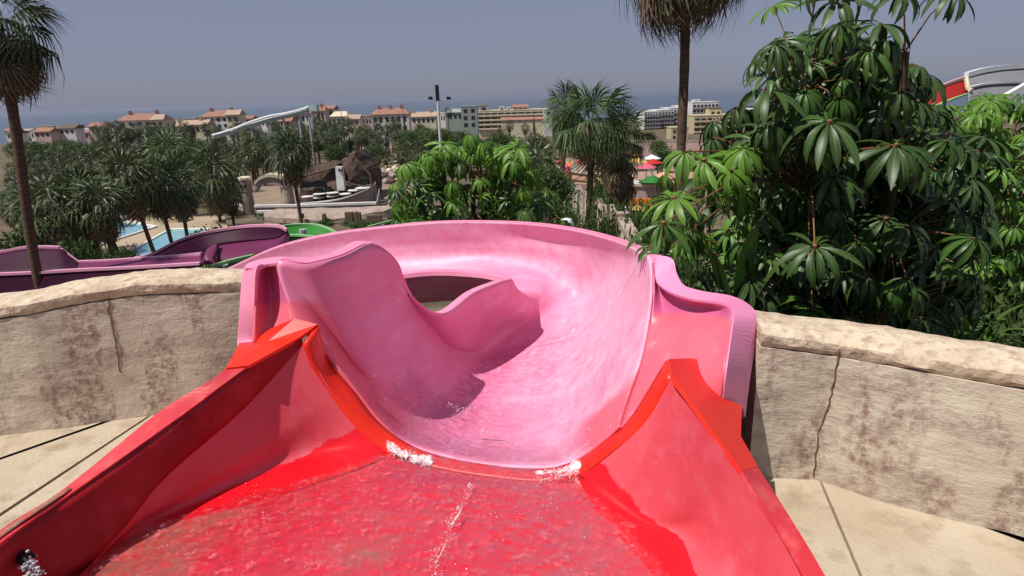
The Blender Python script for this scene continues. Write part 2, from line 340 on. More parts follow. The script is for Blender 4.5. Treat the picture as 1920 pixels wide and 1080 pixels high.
# ------------------------------------------------------------------ deck and the two garden walls
deck_z = -1.45
A = [PZ(-350, 890, deck_z), PZ(0, 817, deck_z), PZ(107, 806, deck_z), PZ(188, 793, deck_z), PZ(306, 777, deck_z)]
dl = (A[4] - A[1]).normalized()
A.append(A[4] + dl * .62)
def wall(name, base, topf, thick, label, heights, cuts, end_caps=True):
    # base: plan polyline; heights: top z per base point; stones of the coping follow the line
    e = empty(name, base[0], label, 'wall')
    P = [Vector((p.x, p.y, 0)) for p in base]; seg = [0]
    for i in range(1, len(P)): seg.append(seg[-1] + (P[i] - P[i - 1]).length)
    N = int(seg[-1] / .035); M = 18; vb = []; fb = []; nrm = []
    def at(s):
        q = [np.interp(s, seg, [getattr(p, k) for p in P]) for k in 'xy']; return Vector((q[0], q[1], 0)), float(np.interp(s, seg, heights))
    for i in range(N + 1):
        s = seg[-1] * i / N; p, h = at(s); p2, _ = at(min(s + .12, seg[-1])); p1, _ = at(max(s - .12, 0)); d = (p2 - p1).normalized(); nn = Vector((-d.y, d.x, 0))
        if nn.y < 0: nn = -nn
        for j in range(M + 1):
            z = deck_z - .02 + (h - .035 - deck_z) * j / M
            off = (mnoise.noise(Vector((s * 2.2, z * 2.6, 1))) * .020 + mnoise.noise(Vector((s * 9, z * 12, 5))) * .007 + mnoise.noise(Vector((s * 26, z * 30, 9))) * .003) * (1 - (j / M) ** 3) + .004
            q = p + nn * off; vb.append((q.x, q.y, z))
        for j in range(2):
            z = h - .035 if j == 0 else deck_z - 1.6; q = p + nn * (thick - .02); vb.append((q.x, q.y, z))
    C = M + 3
    for i in range(N):
        for j in range(C - 1): fb.append((i * C + j, (i + 1) * C + j, (i + 1) * C + j + 1, i * C + j + 1))
    fb.append(tuple(range(C - 1, -1, -1))); fb.append(tuple(N * C + j for j in range(C)))
    part('wall_body', vb, fb, ROCK, e, True)
    for i in range(len(cuts) - 1):                       # coping in lengths, with rounded worn edges
        s0, s1 = cuts[i] * seg[-1] + .003, cuts[i + 1] * seg[-1] - .003; K = max(4, int((s1 - s0) / .035)); vv = []; ff = []
        prof = [(.010, -.050), (.0, -.030), (.002, -.004), (.022, .012), (thick * .5, .024), (thick - .03, .018), (thick + .005, 0), (thick + .01, -.045)]
        for k in range(K + 1):
            s = s0 + (s1 - s0) * k / K; p, h = at(s); p2, _ = at(min(s + .12, seg[-1])); p1, _ = at(max(s - .12, 0)); d = (p2 - p1).normalized(); nn = Vector((-d.y, d.x, 0))
            if nn.y < 0: nn = -nn
            for q, (a_, b_) in enumerate(prof):
                w1 = mnoise.noise(Vector((s * 7, q * 1.3, 2))) * .004 + mnoise.noise(Vector((s * 30, q * 2.3, 8))) * .006
                pp = p + nn * (a_ + w1); vv.append((pp.x, pp.y, h + b_ + w1 * .8 + mnoise.noise(Vector((s * 2.5, 3, 1))) * .006))
        c = len(prof)
        for k in range(K):
            for q in range(c - 1): ff.append((k * c + q, (k + 1) * c + q, (k + 1) * c + q + 1, k * c + q + 1))
            ff.append((k * c + c - 1, (k + 1) * c + c - 1, (k + 1) * c, k * c))
        ff.append(tuple(range(c))); ff.append(tuple(K * c + q for q in range(c - 1, -1, -1)))
        part('coping', vv, ff, ROCKTOP, e, True)
    return e
def topz(px, py, a, b): return PV(px, py, a, b).z
hl = [topz(0, 580, A[1], A[4]) - .03, topz(0, 580, A[1], A[4]), topz(80, 567, A[1], A[4]), topz(215, 546, A[1], A[4]), topz(376, 524, A[1], A[4]), topz(446, 533, A[1], A[4])]
wall('garden_wall', A, None, .24, 'rough tan rendered wall with pale coping on the left of the slide', hl, [0, 1])
B = [PZ(1402, 895, deck_z), PZ(1525, 900, deck_z), PZ(1652, 941, deck_z), PZ(1920, 1010, deck_z), PZ(2300, 1110, deck_z)]
B.append(B[4] + (B[4] - B[3]).normalized() * 2.2)
hr = [topz(1418, 625, B[0], B[1]), topz(1576, 643, B[0], B[1]), topz(1660, 655, B[1], B[3]), topz(1920, 703, B[1], B[3]), topz(1920, 703, B[1], B[3]) - .02, topz(1920, 703, B[1], B[3]) - .03]
wall('garden_wall', B, None, .24, 'rough tan rendered wall with a vertical crack on the right of the slide', hr, [0, 1])

def face_at(base, heights, p):                             # the point of the rough wall face in front of p
    best = None; run = 0
    for i in range(len(base) - 1):
        q0, q1 = Vector((base[i].x, base[i].y, 0)), Vector((base[i + 1].x, base[i + 1].y, 0)); d = q1 - q0; t_ = max(0, min(1, (Vector((p.x, p.y, 0)) - q0).dot(d) / d.length_squared)); q = q0 + d * t_; k = (q - Vector((p.x, p.y, 0))).length
        if best is None or k < best[0]:
            nn = Vector((-d.y, d.x, 0)).normalized(); nn = -nn if nn.y < 0 else nn; best = (k, q, nn, run + d.length * t_, heights[i] + (heights[i + 1] - heights[i]) * t_)
        run += d.length
    _, q, nn, s_, h = best; z = p.z; j = max(0, min(1, (z - deck_z + .02) / (h - .035 - deck_z)))
    off = (mnoise.noise(Vector((s_ * 2.2, z * 2.6, 1))) * .020 + mnoise.noise(Vector((s_ * 9, z * 12, 5))) * .007 + mnoise.noise(Vector((s_ * 26, z * 30, 9))) * .003) * (1 - j ** 3) + .004
    return Vector((q.x, q.y, z)) + nn * (off - .0035)
def crack(a, b, wallobj, wid=.004, seed=0):
    base, heights = (B, hr) if wallobj is _wr else (A, hl)
    n_ = 26; m = MB(); r_ = random.Random(seed); v = []; f = []; d = (b - a); sd_ = Vector((1, 0, 0)) if abs(d.z) > abs(d.x) else Vector((0, 0, 1)); x_ = 0
    for i in range(n_ + 1):
        x_ += r_.uniform(-1, 1) * .006; p = face_at(base, heights, a.lerp(b, i / n_) + sd_ * x_); h = wid * r_.uniform(.3, 1.2); v += [p - sd_ * h, p + sd_ * h, p + sd_ * h + Vector((0, .02, 0)), p - sd_ * h + Vector((0, .02, 0))]
    for i in range(n_):
        for k in range(4): f.append((i * 4 + k, i * 4 + (k + 1) % 4, (i + 1) * 4 + (k + 1) % 4, (i + 1) * 4 + k))
    m.add(v, f); return m.part('crack', GAP, wallobj)
_wl, _wr = [o for o in col.objects if o.name.startswith('garden_wall') and o.parent is None]
crack(PV(1580, 650, B[0], B[1]), PV(1524, 893, B[0], B[1]), _wr, .0026, 1)
crack(PV(205, 560, A[1], A[4]), PV(215, 700, A[1], A[4]), _wl, .0012, 3)

deck = empty('deck', (0, 1, deck_z), None, None); deck['kind'] = 'structure'; deck['label'] = 'pale beige slab deck around the slide'
def slab(pts, h=.08):
    m = MB(); q = [Vector((p[0], p[1], deck_z - h)) for p in pts]; m.prism(q, (0, 0, h)); return m.part('slab', DECK, deck)
J0, J1 = PZ(275, 783, deck_z), PZ(0, 964, deck_z); jd = (J1 - J0).normalized(); J2 = J0 + jd * 4; jn = Vector((-jd.y, jd.x, 0)) * .006
J0 = J0 - jd * .25
slab([J0 - jn, J2 - jn, (-5.5, -1.2, 0), (-5.5, 2.6, 0), A[1] + Vector((-2, .4, 0)), A[4] + Vector((0, .2, 0))][::1])
slab([J0 + jn, A[5] + Vector((0, .1, 0)), (-.95, 2.45, 0), (-1.30, 1.9, 0), (-1.62, 1.30, 0), (-2.3, .2, 0), (-2.6, -1.2, 0), J2 + Vector((0, -.2, 0)) + jn])
K0, K1 = PZ(1544, 915, deck_z), PZ(1614, 1080, deck_z); kd = (K1 - K0).normalized(); kn = Vector((-kd.y, kd.x, 0)) * .005; K2 = K0 + kd * 4; K0 = K0 - kd * .2
slab([(.66, -1.2, 0), K2 - kn if kn.x > 0 else K2 + kn, K0 - kn if kn.x > 0 else K0 + kn, (1.0, 2.5, 0), (.66, 2.45, 0)])
slab([K2 + kn if kn.x > 0 else K2 - kn, (4.5, -1.2, 0), (4.5, 1.0, 0), B[3] + Vector((.1, .12, 0)), B[1] + Vector((0, .15, 0)), K0 + kn if kn.x > 0 else K0 - kn])
m = MB(); m.prism([(-5.6, -1.3, -3.4), (4.6, -1.3, -3.4), (4.6, 1.0, -3.4), (1.9, 2.0, -3.4), (1.2, 2.44, -3.4), (-1.3, 2.9, -3.4), (-5.6, 2.9, -3.4)], (0, 0, 1.78)); m.part('bedding', GAP, deck)
# ------------------------------------------------------------------ SLIDE
FA, FB = (-0.83, 2.44), (0.54, 1.98)                       # plan line of the joint between the red tub and the pink flume
FN = Vector((FB[1] - FA[1], FA[0] - FB[0], 0)).normalized()     # towards the camera
if FN.y > 0: FN = -FN
def FL(px, py, off=0.0):
    a = Vector((*FA, 0)) + FN * off; b = Vector((*FB, 0)) + FN * off; return PV(px, py, a, b)
def crom(P, t):
    n = len(P); i = min(int(t), n - 2); u = t - i; p1, p2 = P[i], P[i + 1]
    p0 = P[i - 1] if i > 0 else p1 * 2 - p2; p3 = P[i + 2] if i + 2 < n else p2 * 2 - p1
    return 0.5 * ((2 * p1) + (p2 - p0) * u + (2 * p0 - 5 * p1 + 4 * p2 - p3) * u * u + (3 * p1 - p0 - 3 * p2 + p3) * u ** 3)
def grid(rows, ns, nc):                                    # rows: list of lists of points
    Rw = [[np.array(p) for p in r] for r in rows]; K = len(Rw[0]); out = []
    cols = [[r[k] for r in Rw] for k in range(K)]
    for i in range(ns + 1):
        t = i / ns * (len(Rw) - 1); r = [crom(c, t) for c in cols]
        out.append([crom(r, j / nc * (K - 1)) for j in range(nc + 1)])
    return np.array(out)
def gmesh(g, uvf=None, flip=False):
    a, b = g.shape[:2]; v = g.reshape(-1, 3); f = []
    for i in range(a - 1):
        for j in range(b - 1):
            q = (i * b + j, i * b + j + 1, (i + 1) * b + j + 1, (i + 1) * b + j); f.append(q[::-1] if flip else q)
    uv = None
    if uvf is not None: uv = [uvf(i / (a - 1), j / (b - 1)) for i in range(a) for j in range(b)]
    return v, f, uv
def tonef(p, thr): return p[2] + .31 * (p[1] - 2.1) + .8 - thr
def tone(o, fn):
    me = o.data; a = me.attributes.new('tone', 'FLOAT', 'POINT'); L = slide.location
    a.data.foreach_set('value', [fn(k, Vector(v.co) + L) for k, v in enumerate(me.vertices)])
def sst(x, a, b):
    x = min(1, max(0, (x - a) / (b - a))); return x * x * (3 - 2 * x)
def plane3(a, b, c):
    n_ = (b - a).cross(c - a)
    def f(px, py): r = ray(px, py); return r * (a.dot(n_) / r.dot(n_))
    return f
def solid(o, t, off=-1.0):
    md = o.modifiers.new('thickness', 'SOLIDIFY'); md.thickness = t; md.offset = off; return o
slide = empty('water_slide', (0, 2.2, -1.6), 'open red tub and pink flume curling left between the two garden walls', 'water slide')
# --- red tub
rimO = [PZ(-260, 1195, -1.16), PZ(0, 998, -1.16), PZ(125, 916, -1.15), PZ(300, 774, -1.05), PZ(424, 693, -.97), FL(449, 645, .03)]
rimI = [PZ(-260, 1240, -1.16), PZ(0, 1023, -1.16), PZ(140, 924, -1.15), PZ(344, 779, -1.05), PZ(467, 688, -.97), FL(564, 634, .08)]
LA, LB = rimI[1], rimI[4]
foot = [PV(-330, 1560, LA, LB), PV(40, 1190, LA, LB), PV(225, 1000, LA, LB), PV(311, 895, LA, LB), PV(456, 768, LA, LB), FL(569, 645, .08)]
flz = foot[2].z
tub = empty('start_tub', slide.location, None, None); tub.parent = slide; tub.location = (0, 0, 0)
def tpart(name, v, f, mt, smooth=True, uv=None, parent=None):
    v = [Vector(p) - slide.location for p in v]; o = obj(name, mesh(name, v, f, mt, smooth, uv)); o.parent = parent or tub; return o
def ribbon(name, a, b, mt, n=60, drop=.03, parent=None, flip=False, th=.012, dirdrop=None):
    g = grid([a, b], 2, n) ; v, f, uv = gmesh(g, lambda i, j: (j * 3, i), flip)
    o = tpart(name, v, f, mt, False, uv, parent); solid(o, th, 0); return o
def sub(name, rows, ns, nc, mt, uvf=None, flip=False, parent=None, th=.012, off=-1):
    v, f, uv = gmesh(grid(rows, ns, nc), uvf, flip); o = tpart(name, v, f, mt, True, uv, parent)
    if th: solid(o, th, off)
    return o
def fplane(px, py, off=0.0): return PZ(px, py, flz - .055 + off)
throat = [(569, 645), (601, 715), (671, 806), (720, 846), (770, 866), (850, 884), (930, 896), (1010, 903), (1081, 894), (1145, 850), (1208, 795), (1259, 709)]
outer_ = [(596, 611), (615, 677), (660, 731), (700, 784), (752, 827), (820, 858), (900, 872), (1000, 884), (1081, 866), (1138, 827), (1183, 787), (1252, 677)]
bandI = [FL(px, py, .10) for px, py in throat]; bandO = [FL(px, py, .0) for px, py in outer_]
sub('side_wall', [rimI, foot], 6, 60, SHADERED, flip=True)
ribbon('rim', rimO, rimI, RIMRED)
sub('outer_skirt', [rimO, [p + Vector((-.02, 0, -.5)) for p in rimO]], 4, 40, SHADERED)
# left tub side: conical face between the wall foot, the throat band and the running water
wetL = [PZ(-320, 1560, flz - .04), PZ(52, 1185, flz - .04), PZ(229, 1006, flz - .038), PZ(380, 935, flz - .038), PZ(560, 858, flz - .042), FL(671, 806, .10)]
watL = [PZ(-310, 1560, flz - .06), PZ(64, 1188, flz - .0588), PZ(238, 1012, flz - .0588), PZ(470, 945, flz - .0588), PZ(640, 890, flz - .059), FL(735, 853, .10)]
midL = []
for a, b in zip(foot, wetL): q = a.lerp(b, .5); q.z -= .012 * (b - a).length / .3; midL.append(q)
sub('tub_side', [foot, midL, wetL, watL], 36, 80, TUB, lambda i, j: (j, i * 3 * .5 if i < 2 / 3 else 1 + (i - 2 / 3) * 3), flip=True, th=0)
# right
PR = plane3(FL(1256, 692, .09), PZ(1389, 887, -1.03), FL(1345, 744, .03))
rO = [PZ(1800, 1560, -1.13), PZ(1545, 1080, -1.13), PR(1418, 877)]
rI = [PZ(1790, 1640, -1.13), PZ(1497, 1068, -1.13), PR(1389, 887), PR(1335, 814), FL(1259, 709, .10)]
RA, RB = rI[1], rI[3]
footR = [p + Vector((-.001, 0, -.002)) for p in rI]; footR[-1] = rI[-1].copy()
wetR = [PZ(1480, 1400, flz - .04), PZ(1310, 1080, flz - .04), PZ(1271, 1005, flz - .038), PZ(1208, 966, flz - .038), FL(1122, 870, .10)]
watR = [PZ(1400, 1400, flz - .0588), PZ(1230, 1090, flz - .0588), PZ(1180, 1030, flz - .0588), PZ(1120, 960, flz - .0588), FL(1081, 894, .10)]
midR = []
for a, b in zip(footR, wetR): q = a.lerp(b, .5); q.z -= .05; q.x += .01; midR.append(q)
midR[-1] = FL(1205, 797, .10)
sub('tub_side', [footR, midR, wetR, watR], 36, 60, TUB, lambda i, j: (j, i * 3 * .5 if i < 2 / 3 else 1 + (i - 2 / 3) * 3), th=0)
ribbon('rim', rI[:3], rO, RIMRED)
rOx = rO + [PR(1386, 820), PR(1387, 790)]
sub('outer_skirt', [rOx, [p + Vector((.0, 0, -.52)) for p in rOx]], 4, 30, SHADERED, flip=True)
# throat band
v, f, uv = gmesh(grid([bandI, bandO], 3, 90)); o = tpart('throat_band', v, f, ORANGE); solid(o, .015, 0)
# orange flange pieces on top, left and right
def poly(name, pts, mt, th=.014, parent=None):
    c = sum((Vector(p) for p in pts), Vector()) / len(pts); v = [c] + list(pts); n_ = len(pts)
    o = tpart(name, v, [(0, 1 + i, 1 + (i + 1) % n_) for i in range(n_)], mt, False, None, parent); solid(o, th, 0); return o
poly('flange', [PZ(424, 693, -.965), PZ(446, 655, -.965), FL(470, 646, .035), FL(510, 618, .02), FL(553, 599, .01), FL(596, 610, 0), FL(564, 634, .08), PZ(467, 688, -.965)], ORANGE)
fi = [PR(1259, 709), PR(1268, 722), PR(1290, 751), PR(1300, 765), PR(1312, 781), PR(1322, 796), PR(1338, 818), PR(1389, 887)]
fo = [PR(1252, 676), PR(1290, 674), PR(1330, 679), PR(1339, 688), PR(1345, 744), PR(1389, 763), PR(1386, 820), PR(1418, 877)]
v_ = fi + fo; tpf = tpart('flange', v_, [(k, k + 1, k + 9, k + 8) for k in range(7)], ORANGE, False); solid(tpf, .014, 0)
# tub floor
fl_l = [PZ(-330, 1565, flz - .056), PZ(40, 1195, flz - .056), PZ(222, 1010, flz - .056), PZ(430, 945, flz - .056), PZ(620, 890, flz - .06), FL(725, 850, .104)]
fl_r = [PZ(1420, 1450, flz - .056), PZ(1260, 1100, flz - .056), PZ(1210, 1040, flz - .056), PZ(1150, 975, flz - .056), PZ(1110, 930, flz - .056), FL(1090, 892, .104)]
fl_m = [(a + b) * .5 for a, b in zip(fl_l, fl_r)]; fl_m[-1] = FL(905, 893, .104)
fl_q = [(a + b) * .5 for a, b in zip(fl_l, fl_m)]; fl_q[-1] = FL(810, 876, .104); fl_p = [(a + b) * .5 for a, b in zip(fl_m, fl_r)]; fl_p[-1] = FL(1005, 902, .104)
floor_rows = [fl_l, fl_q, fl_m, fl_p, fl_r]
fr2 = [list(r) for r in floor_rows]
for i in range(6):
    c_ = (fr2[0][i] + fr2[4][i]) * .5
    for r in fr2: r[i] = c_ + (r[i] - c_) * (1.1 if i < 5 else 1.0) - Vector((0, 0, .003))
sub('tub_floor', fr2, 30, 40, TUBFLOOR, flip=True, th=0)

# --- pink flume net: rows of (px, py, Y)
N_ = [
 [FL(px, py) for px, py in ((551, 601), (610, 668), (665, 738), (715, 800), (765, 838), (900, 873), (1040, 880), (1100, 855), (1138, 827), (1165, 802))],
 [(519,495,2.57),(590,590,2.58),(660,690,2.62),(735,785,2.6),(800,822,2.62),(905,842,2.58),(1030,845,2.5),(1095,815,2.4),(1140,780,2.38),(1178,756,2.35)],
 [(574,495,2.60),(625,590,2.63),(688,690,2.68),(765,765,2.8),(830,795,2.85),(920,805,2.85),(1030,805,2.75),(1110,775,2.6),(1160,725,2.5),(1202,685,2.45)],
 [(639,480,2.77),(675,570,2.86),(730,665,2.95),(800,730,3.05),(860,760,3.1),(940,765,3.15),(1045,755,3.05),(1125,715,2.85),(1180,655,2.7),(1217,619,2.62)],
 [(697,458,3.1),(725,540,3.2),(770,630,3.3),(830,700,3.35),(890,725,3.45),(960,720,3.5),(1060,705,3.4),(1140,655,3.1),(1195,595,2.85),(1225,553,2.72)],
 [(744,492,3.3),(770,560,3.45),(805,630,3.6),(855,680,3.65),(910,695,3.75),(975,685,3.85),(1070,665,3.75),(1150,612,3.35),(1200,548,3.0),(1223,486,2.86)],
 [(767,550,3.4),(800,602,3.6),(835,645,3.8),(880,670,3.95),(930,675,4.05),(1000,655,4.15),(1085,630,4.1),(1155,572,3.7),(1193,512,3.3),(1208,476,3.05)],
 [(827,588,3.55),(850,628,3.8),(880,652,4.0),(915,657,4.2),(955,648,4.35),(1020,625,4.5),(1095,595,4.5),(1150,542,4.2),(1180,493,3.85),(1188,462,3.5)],
 [(887,549,3.9),(900,592,4.1),(925,617,4.35),(955,620,4.55),(990,608,4.7),(1040,585,4.9),(1092,555,5.0),(1125,510,4.75),(1140,475,4.5),(1145,446,4.2)],
 [(936,529,4.2),(953,562,4.4),(980,577,4.65),(1003,572,4.85),(1023,558,5.0),(1045,538,5.15),(1062,512,5.2),(1072,482,5.15),(1078,456,5.08),(1080,430,4.9)],
 [(955,522,4.45),(967,543,4.6),(982,552,4.85),(995,547,5.05),(1003,532,5.2),(1006,512,5.4),(1006,490,5.5),(1004,465,5.5),(1001,443,5.5),(998,419,5.4)],
 [(905,511,4.75),(908,540,4.95),(908,560,5.1),(908,555,5.3),(906,535,5.5),(905,507,5.7),(905,482,5.85),(905,460,5.85),(903,440,5.82),(900,415,5.78)],
 [(824,507,4.95),(824,545,5.1),(824,565,5.25),(824,560,5.45),(822,540,5.65),(820,511,5.85),(815,485,5.98),(812,462,6.0),(808,442,5.98),(805,417,5.95)],
 [(755,513,5.0),(752,550,5.15),(748,572,5.3),(745,567,5.5),(735,547,5.7),(725,520,5.9),(715,495,6.05),(710,472,6.1),(705,452,6.1),(702,427,6.07)],
 [(660,530,5.1),(650,565,5.25),(640,585,5.4),(635,580,5.6),(630,560,5.8),(628,535,5.95),(626,510,6.08),(624,487,6.15),(622,463,6.17),(620,438,6.15)],
 [(560,550,5.1),(550,585,5.25),(540,605,5.4),(535,600,5.6),(530,580,5.8),(527,558,5.95),(525,533,6.1),(523,510,6.2),(521,487,6.22),(520,462,6.2)],
 [(455,590,5.2),(445,625,5.35),(440,645,5.5),(437,640,5.7),(434,620,5.9),(432,598,6.05),(430,573,6.2),(429,550,6.3),(429,527,6.32),(429,502,6.3)],
]
NET = [[p if isinstance(p, Vector) else PY(*p) for p in r] for r in N_]
NS = 24 * (len(NET) - 1) // 2; GR = grid(NET, NS, 72)
mid = GR[:, 36]; dist = np.concatenate([[0], np.cumsum(np.linalg.norm(np.diff(mid, axis=0), axis=1))])
def fsec(name, i0, i1, label=None):
    g = GR[i0:i1 + 1]; a, b = g.shape[:2]; v, f, _ = gmesh(g)
    uv = [(dist[i0 + i], j / 72) for i in range(a) for j in range(b)]
    o = tpart(name, v, f, FLUME, True, uv, slide)
    def fn(k, p):
        i, j = i0 + k // b, k % b; d = dist[i]; lft = sst(j, 34, 20); rgt = sst(j, 52, 60)
        if lft > 0: return lft * sst(tonef(p, .11), .01, -.01) * sst(d, .75, .3)
        return rgt * sst(d, .62, .45)
    tone(o, fn); solid(o, .014, 1)
    if label: o['label'] = label
    return o
SEAM = 12 * 6
s1 = fsec('flume_section', 0, SEAM, 'first flume section, salmon at the tub end'); s2 = fsec('flume_section', SEAM, NS, 'second flume section curling left round the opening')
def lip(name, pts, side, wid, mt, parent, h=.03, up=.004):
    # flat lip standing out from a rim line, with a turned-down edge; side: +1 left of travel
    P = [Vector(p) for p in pts]; v = []; f = []
    for i, p in enumerate(P):
        d = P[min(i + 2, len(P) - 1)] - P[max(i - 2, 0)]; d.z = 0; d.normalize(); nn = Vector((-d.y, d.x, 0)) * side
        v += [p + Vector((0, 0, up)) - nn * .006, p + nn * wid + Vector((0, 0, up)), p + nn * (wid + .006) + Vector((0, 0, -h)), p + nn * (wid - .006) + Vector((0, 0, -h)), p + nn * (wid - .012) + Vector((0, 0, -.008)), p - nn * .006 + Vector((0, 0, -.008))]
    for i in range(len(P) - 1):
        for k in range(6): f.append((i * 6 + k, i * 6 + (k + 1) % 6, (i + 1) * 6 + (k + 1) % 6, (i + 1) * 6 + k))
    f.append(tuple(range(5, -1, -1))); f.append(tuple((len(P) - 1) * 6 + k for k in range(6)))
    return tpart(name, v, f, mt, True, None, parent)
rf = [PY(483, 506, 2.55), PY(500, 498, 2.57)] + [Vector(GR[k, 0]) for k in range(12, 49, 4)]
rb = [PY(460, 504, 2.62), PY(482, 490, 2.65), PY(519, 484, 2.67), PY(540, 484, 2.69), PY(556, 484, 2.71), PY(575, 484, 2.74), PY(595, 483, 2.79), PY(614, 479, 2.85), PY(630, 472, 2.92), PY(650, 462, 3.03), PY(669, 454, 3.13), PY(699, 455, 3.16)]
ribbon('rim', rf, rb, LIP, 80, parent=s1, flip=True)
ribbon('rim_edge', rb, [p + Vector((-.01, .03, -.06)) for p in rb], LIP, 80, parent=s1, flip=True)
lip('rim', list(GR[46:SEAM + 1, 0]), 1, .05, LIP, s1)
lip('rim', GR[SEAM:, 0], 1, .05, LIP, s2); lip('rim', GR[SEAM:, -1], -1, .04, LIP, s2)
# left end flange and the recess panel
stripO = [FL(447, 655, 0), FL(447, 632, -.03), PY(452, 570, 2.60), PY(459, 505, 2.66), PY(482, 490, 2.70)]
stripI = [FL(473, 645, 0), FL(475, 632, -.03), PY(479, 570, 2.54), PY(483, 506, 2.55), PY(497, 498, 2.57)]
ribbon('end_flange', stripO, stripI, LIP, 40, parent=slide)
q_ = sub('recess_panel', [[PY(473, 648, 2.46), PY(479, 570, 2.54), PY(484, 505, 2.555), PY(497, 497, 2.575)], [PY(512, 628, 2.55), PY(510, 560, 2.64), PY(503, 505, 2.66), PY(508, 495, 2.64)], [FL(551, 603), PY(541, 562, 2.53), PY(527, 515, 2.58), PY(519, 494, 2.6)]], 16, 24, PANEL, None, parent=slide, th=0)
# right recess panel and end flange
creaseR = [Vector(GR[i, -1]) for i in range(0, 61, 6)]
ri = [(1300, 735, .03), (1330, 700, 0), (1369, 640, 0)]
pin = [FL(1352, 752, .025), FL(1360, 690, .01), PY(1369, 629, 2.03), PY(1374, 590, 2.12), PY(1366, 574, 2.2), PY(1339, 568, 2.3), PY(1300, 563, 2.42), PY(1265, 553, 2.56), PY(1242, 540, 2.68), PY(1231, 525, 2.76), PY(1226, 486, 2.85)]
m1 = [a.lerp(b, .5) + Vector((.03, .05, -.06)) * math.sin(math.pi * min(1, (10 - k) / 6)) for k, (a, b) in enumerate(zip(creaseR, pin))]
m2 = [a.lerp(b, .86) + Vector((.05, .10, -.03)) * math.sin(math.pi * min(1, (10 - k) / 8)) * .8 for k, (a, b) in enumerate(zip(creaseR, pin))]
m2 = [q if k > 1 else a.lerp(b, .86) for k, (q, a, b) in enumerate(zip(m2, creaseR, pin))]
tone(q_, lambda k, p: sst(tonef(p, .11), .01, -.01)); solid(q_, .01, 0)
q_ = sub('recess_panel', [creaseR, m1, m2, pin], 30, 50, PANEL, None, parent=slide, th=0); tone(q_, lambda k, p: sst(tonef(p, 0), .006, -.006)); solid(q_, .01, 0)
pout = [PY(1390, 765, 1.98), PY(1398, 700, 2.03), PY(1405, 655, 2.09), PY(1415, 598, 2.16), PY(1404, 574, 2.26), PY(1370, 557, 2.37), PY(1318, 548, 2.5), PY(1281, 536, 2.63), PY(1266, 512, 2.75), PY(1258, 486, 2.82), PY(1228, 480, 2.88)]
ribbon('end_flange', pin, pout, MAUVE, 70, parent=slide)
pdn = [p + Vector((.02, .02, -.05)) for p in pout]
ribbon('flange_edge', pout, pdn, MAUVE, 70, parent=slide)
lip('rim', list(GR[58:SEAM + 1, -1]), -1, .05, LIP, s1)
# the dark shaft inside the curl and the posts that carry the flume
m = MB()
for x, y in ((1.2, 3.6), (.7, 5.9), (-1.6, 6.6), (-.4, 4.1), (-3.0, 6.0)):
    m = MB(); m.tube([(x, y, T(y) - .3), (x, y, -2.1 if y > 5 else -1.9)], .07, 10); m.part('support_post', METAL, slide)

# --- running water
def waves(rows, ns, nc, amp, fr, off, name, mt, label, edge=True, fade=True):
    g = grid(rows, ns, nc) if isinstance(rows, list) else rows.copy(); a, b = g.shape[:2]
    du = np.gradient(g, axis=0); dv = np.gradient(g, axis=1); nr = np.cross(du, dv); nr /= np.linalg.norm(nr, axis=2, keepdims=True) + 1e-9
    nr[nr[:, :, 2] < 0] *= -1
    for i in range(a):
        for j in range(b):
            p = g[i, j]; q = Vector(p) * fr
            h = (mnoise.noise(q) + .6 * abs(mnoise.noise(q * 2.3)) + .35 * mnoise.noise(q * 5)) * amp
            e = min(1, min(i, a - 1 - i, j, b - 1 - j) / 5) if fade else 1; g[i, j] = p + nr[i, j] * ((off + h) * e - .001 * (1 - e))
    v, f, _ = gmesh(g); mb = MB(); mb.v = [tuple(x) for x in v]; mb.f = f
    o = top(name, mb, mt, label, None, None, 'stuff', True); at_ = o.data.attributes.new('edge', 'FLOAT', 'POINT')
    at_.data.foreach_set('value', [min(1, min(i, a - 1 - i, j, b - 1 - j) / 24) for i in range(a) for j in range(b)]); return o
wr = [list(r) for r in floor_rows]
for r, q_ in zip(wr, (FL(757, 834, .0), FL(826, 860, -.01), FL(900, 871, -.015), FL(1000, 884, -.01), FL(1077, 872, .0))): r.append(q_)
ctr_ = [(a + b) * .5 for a, b in zip(wr[0], wr[4])]
for r in wr:
    for i in range(5): r[i] = ctr_[i] + (r[i] - ctr_[i]) * 1.05; r[i].z += .0
waves(wr, 280, 340, .0075, 27, .012, 'running_water', WATERR, 'choppy thin water running over the red tub floor', fade=False)
gw = grid([[Vector(p) for p in r] for r in [[GR[i, j] for j in range(18, 62)] for i in range(0, 40)]], 150, 200)
waves(gw, 0, 0, .006, 26, .020, 'running_water', WATERP, 'rippled thin water over the pink flume floor below the tub')
gw2 = grid([[Vector(GR[i, j]) for j in range(26, 50)] for i in range(36, 84)], 120, 90)
waves(gw2, 0, 0, .003, 24, .014, 'running_water', WATERP, 'thin sheet of water further down the pink curve')
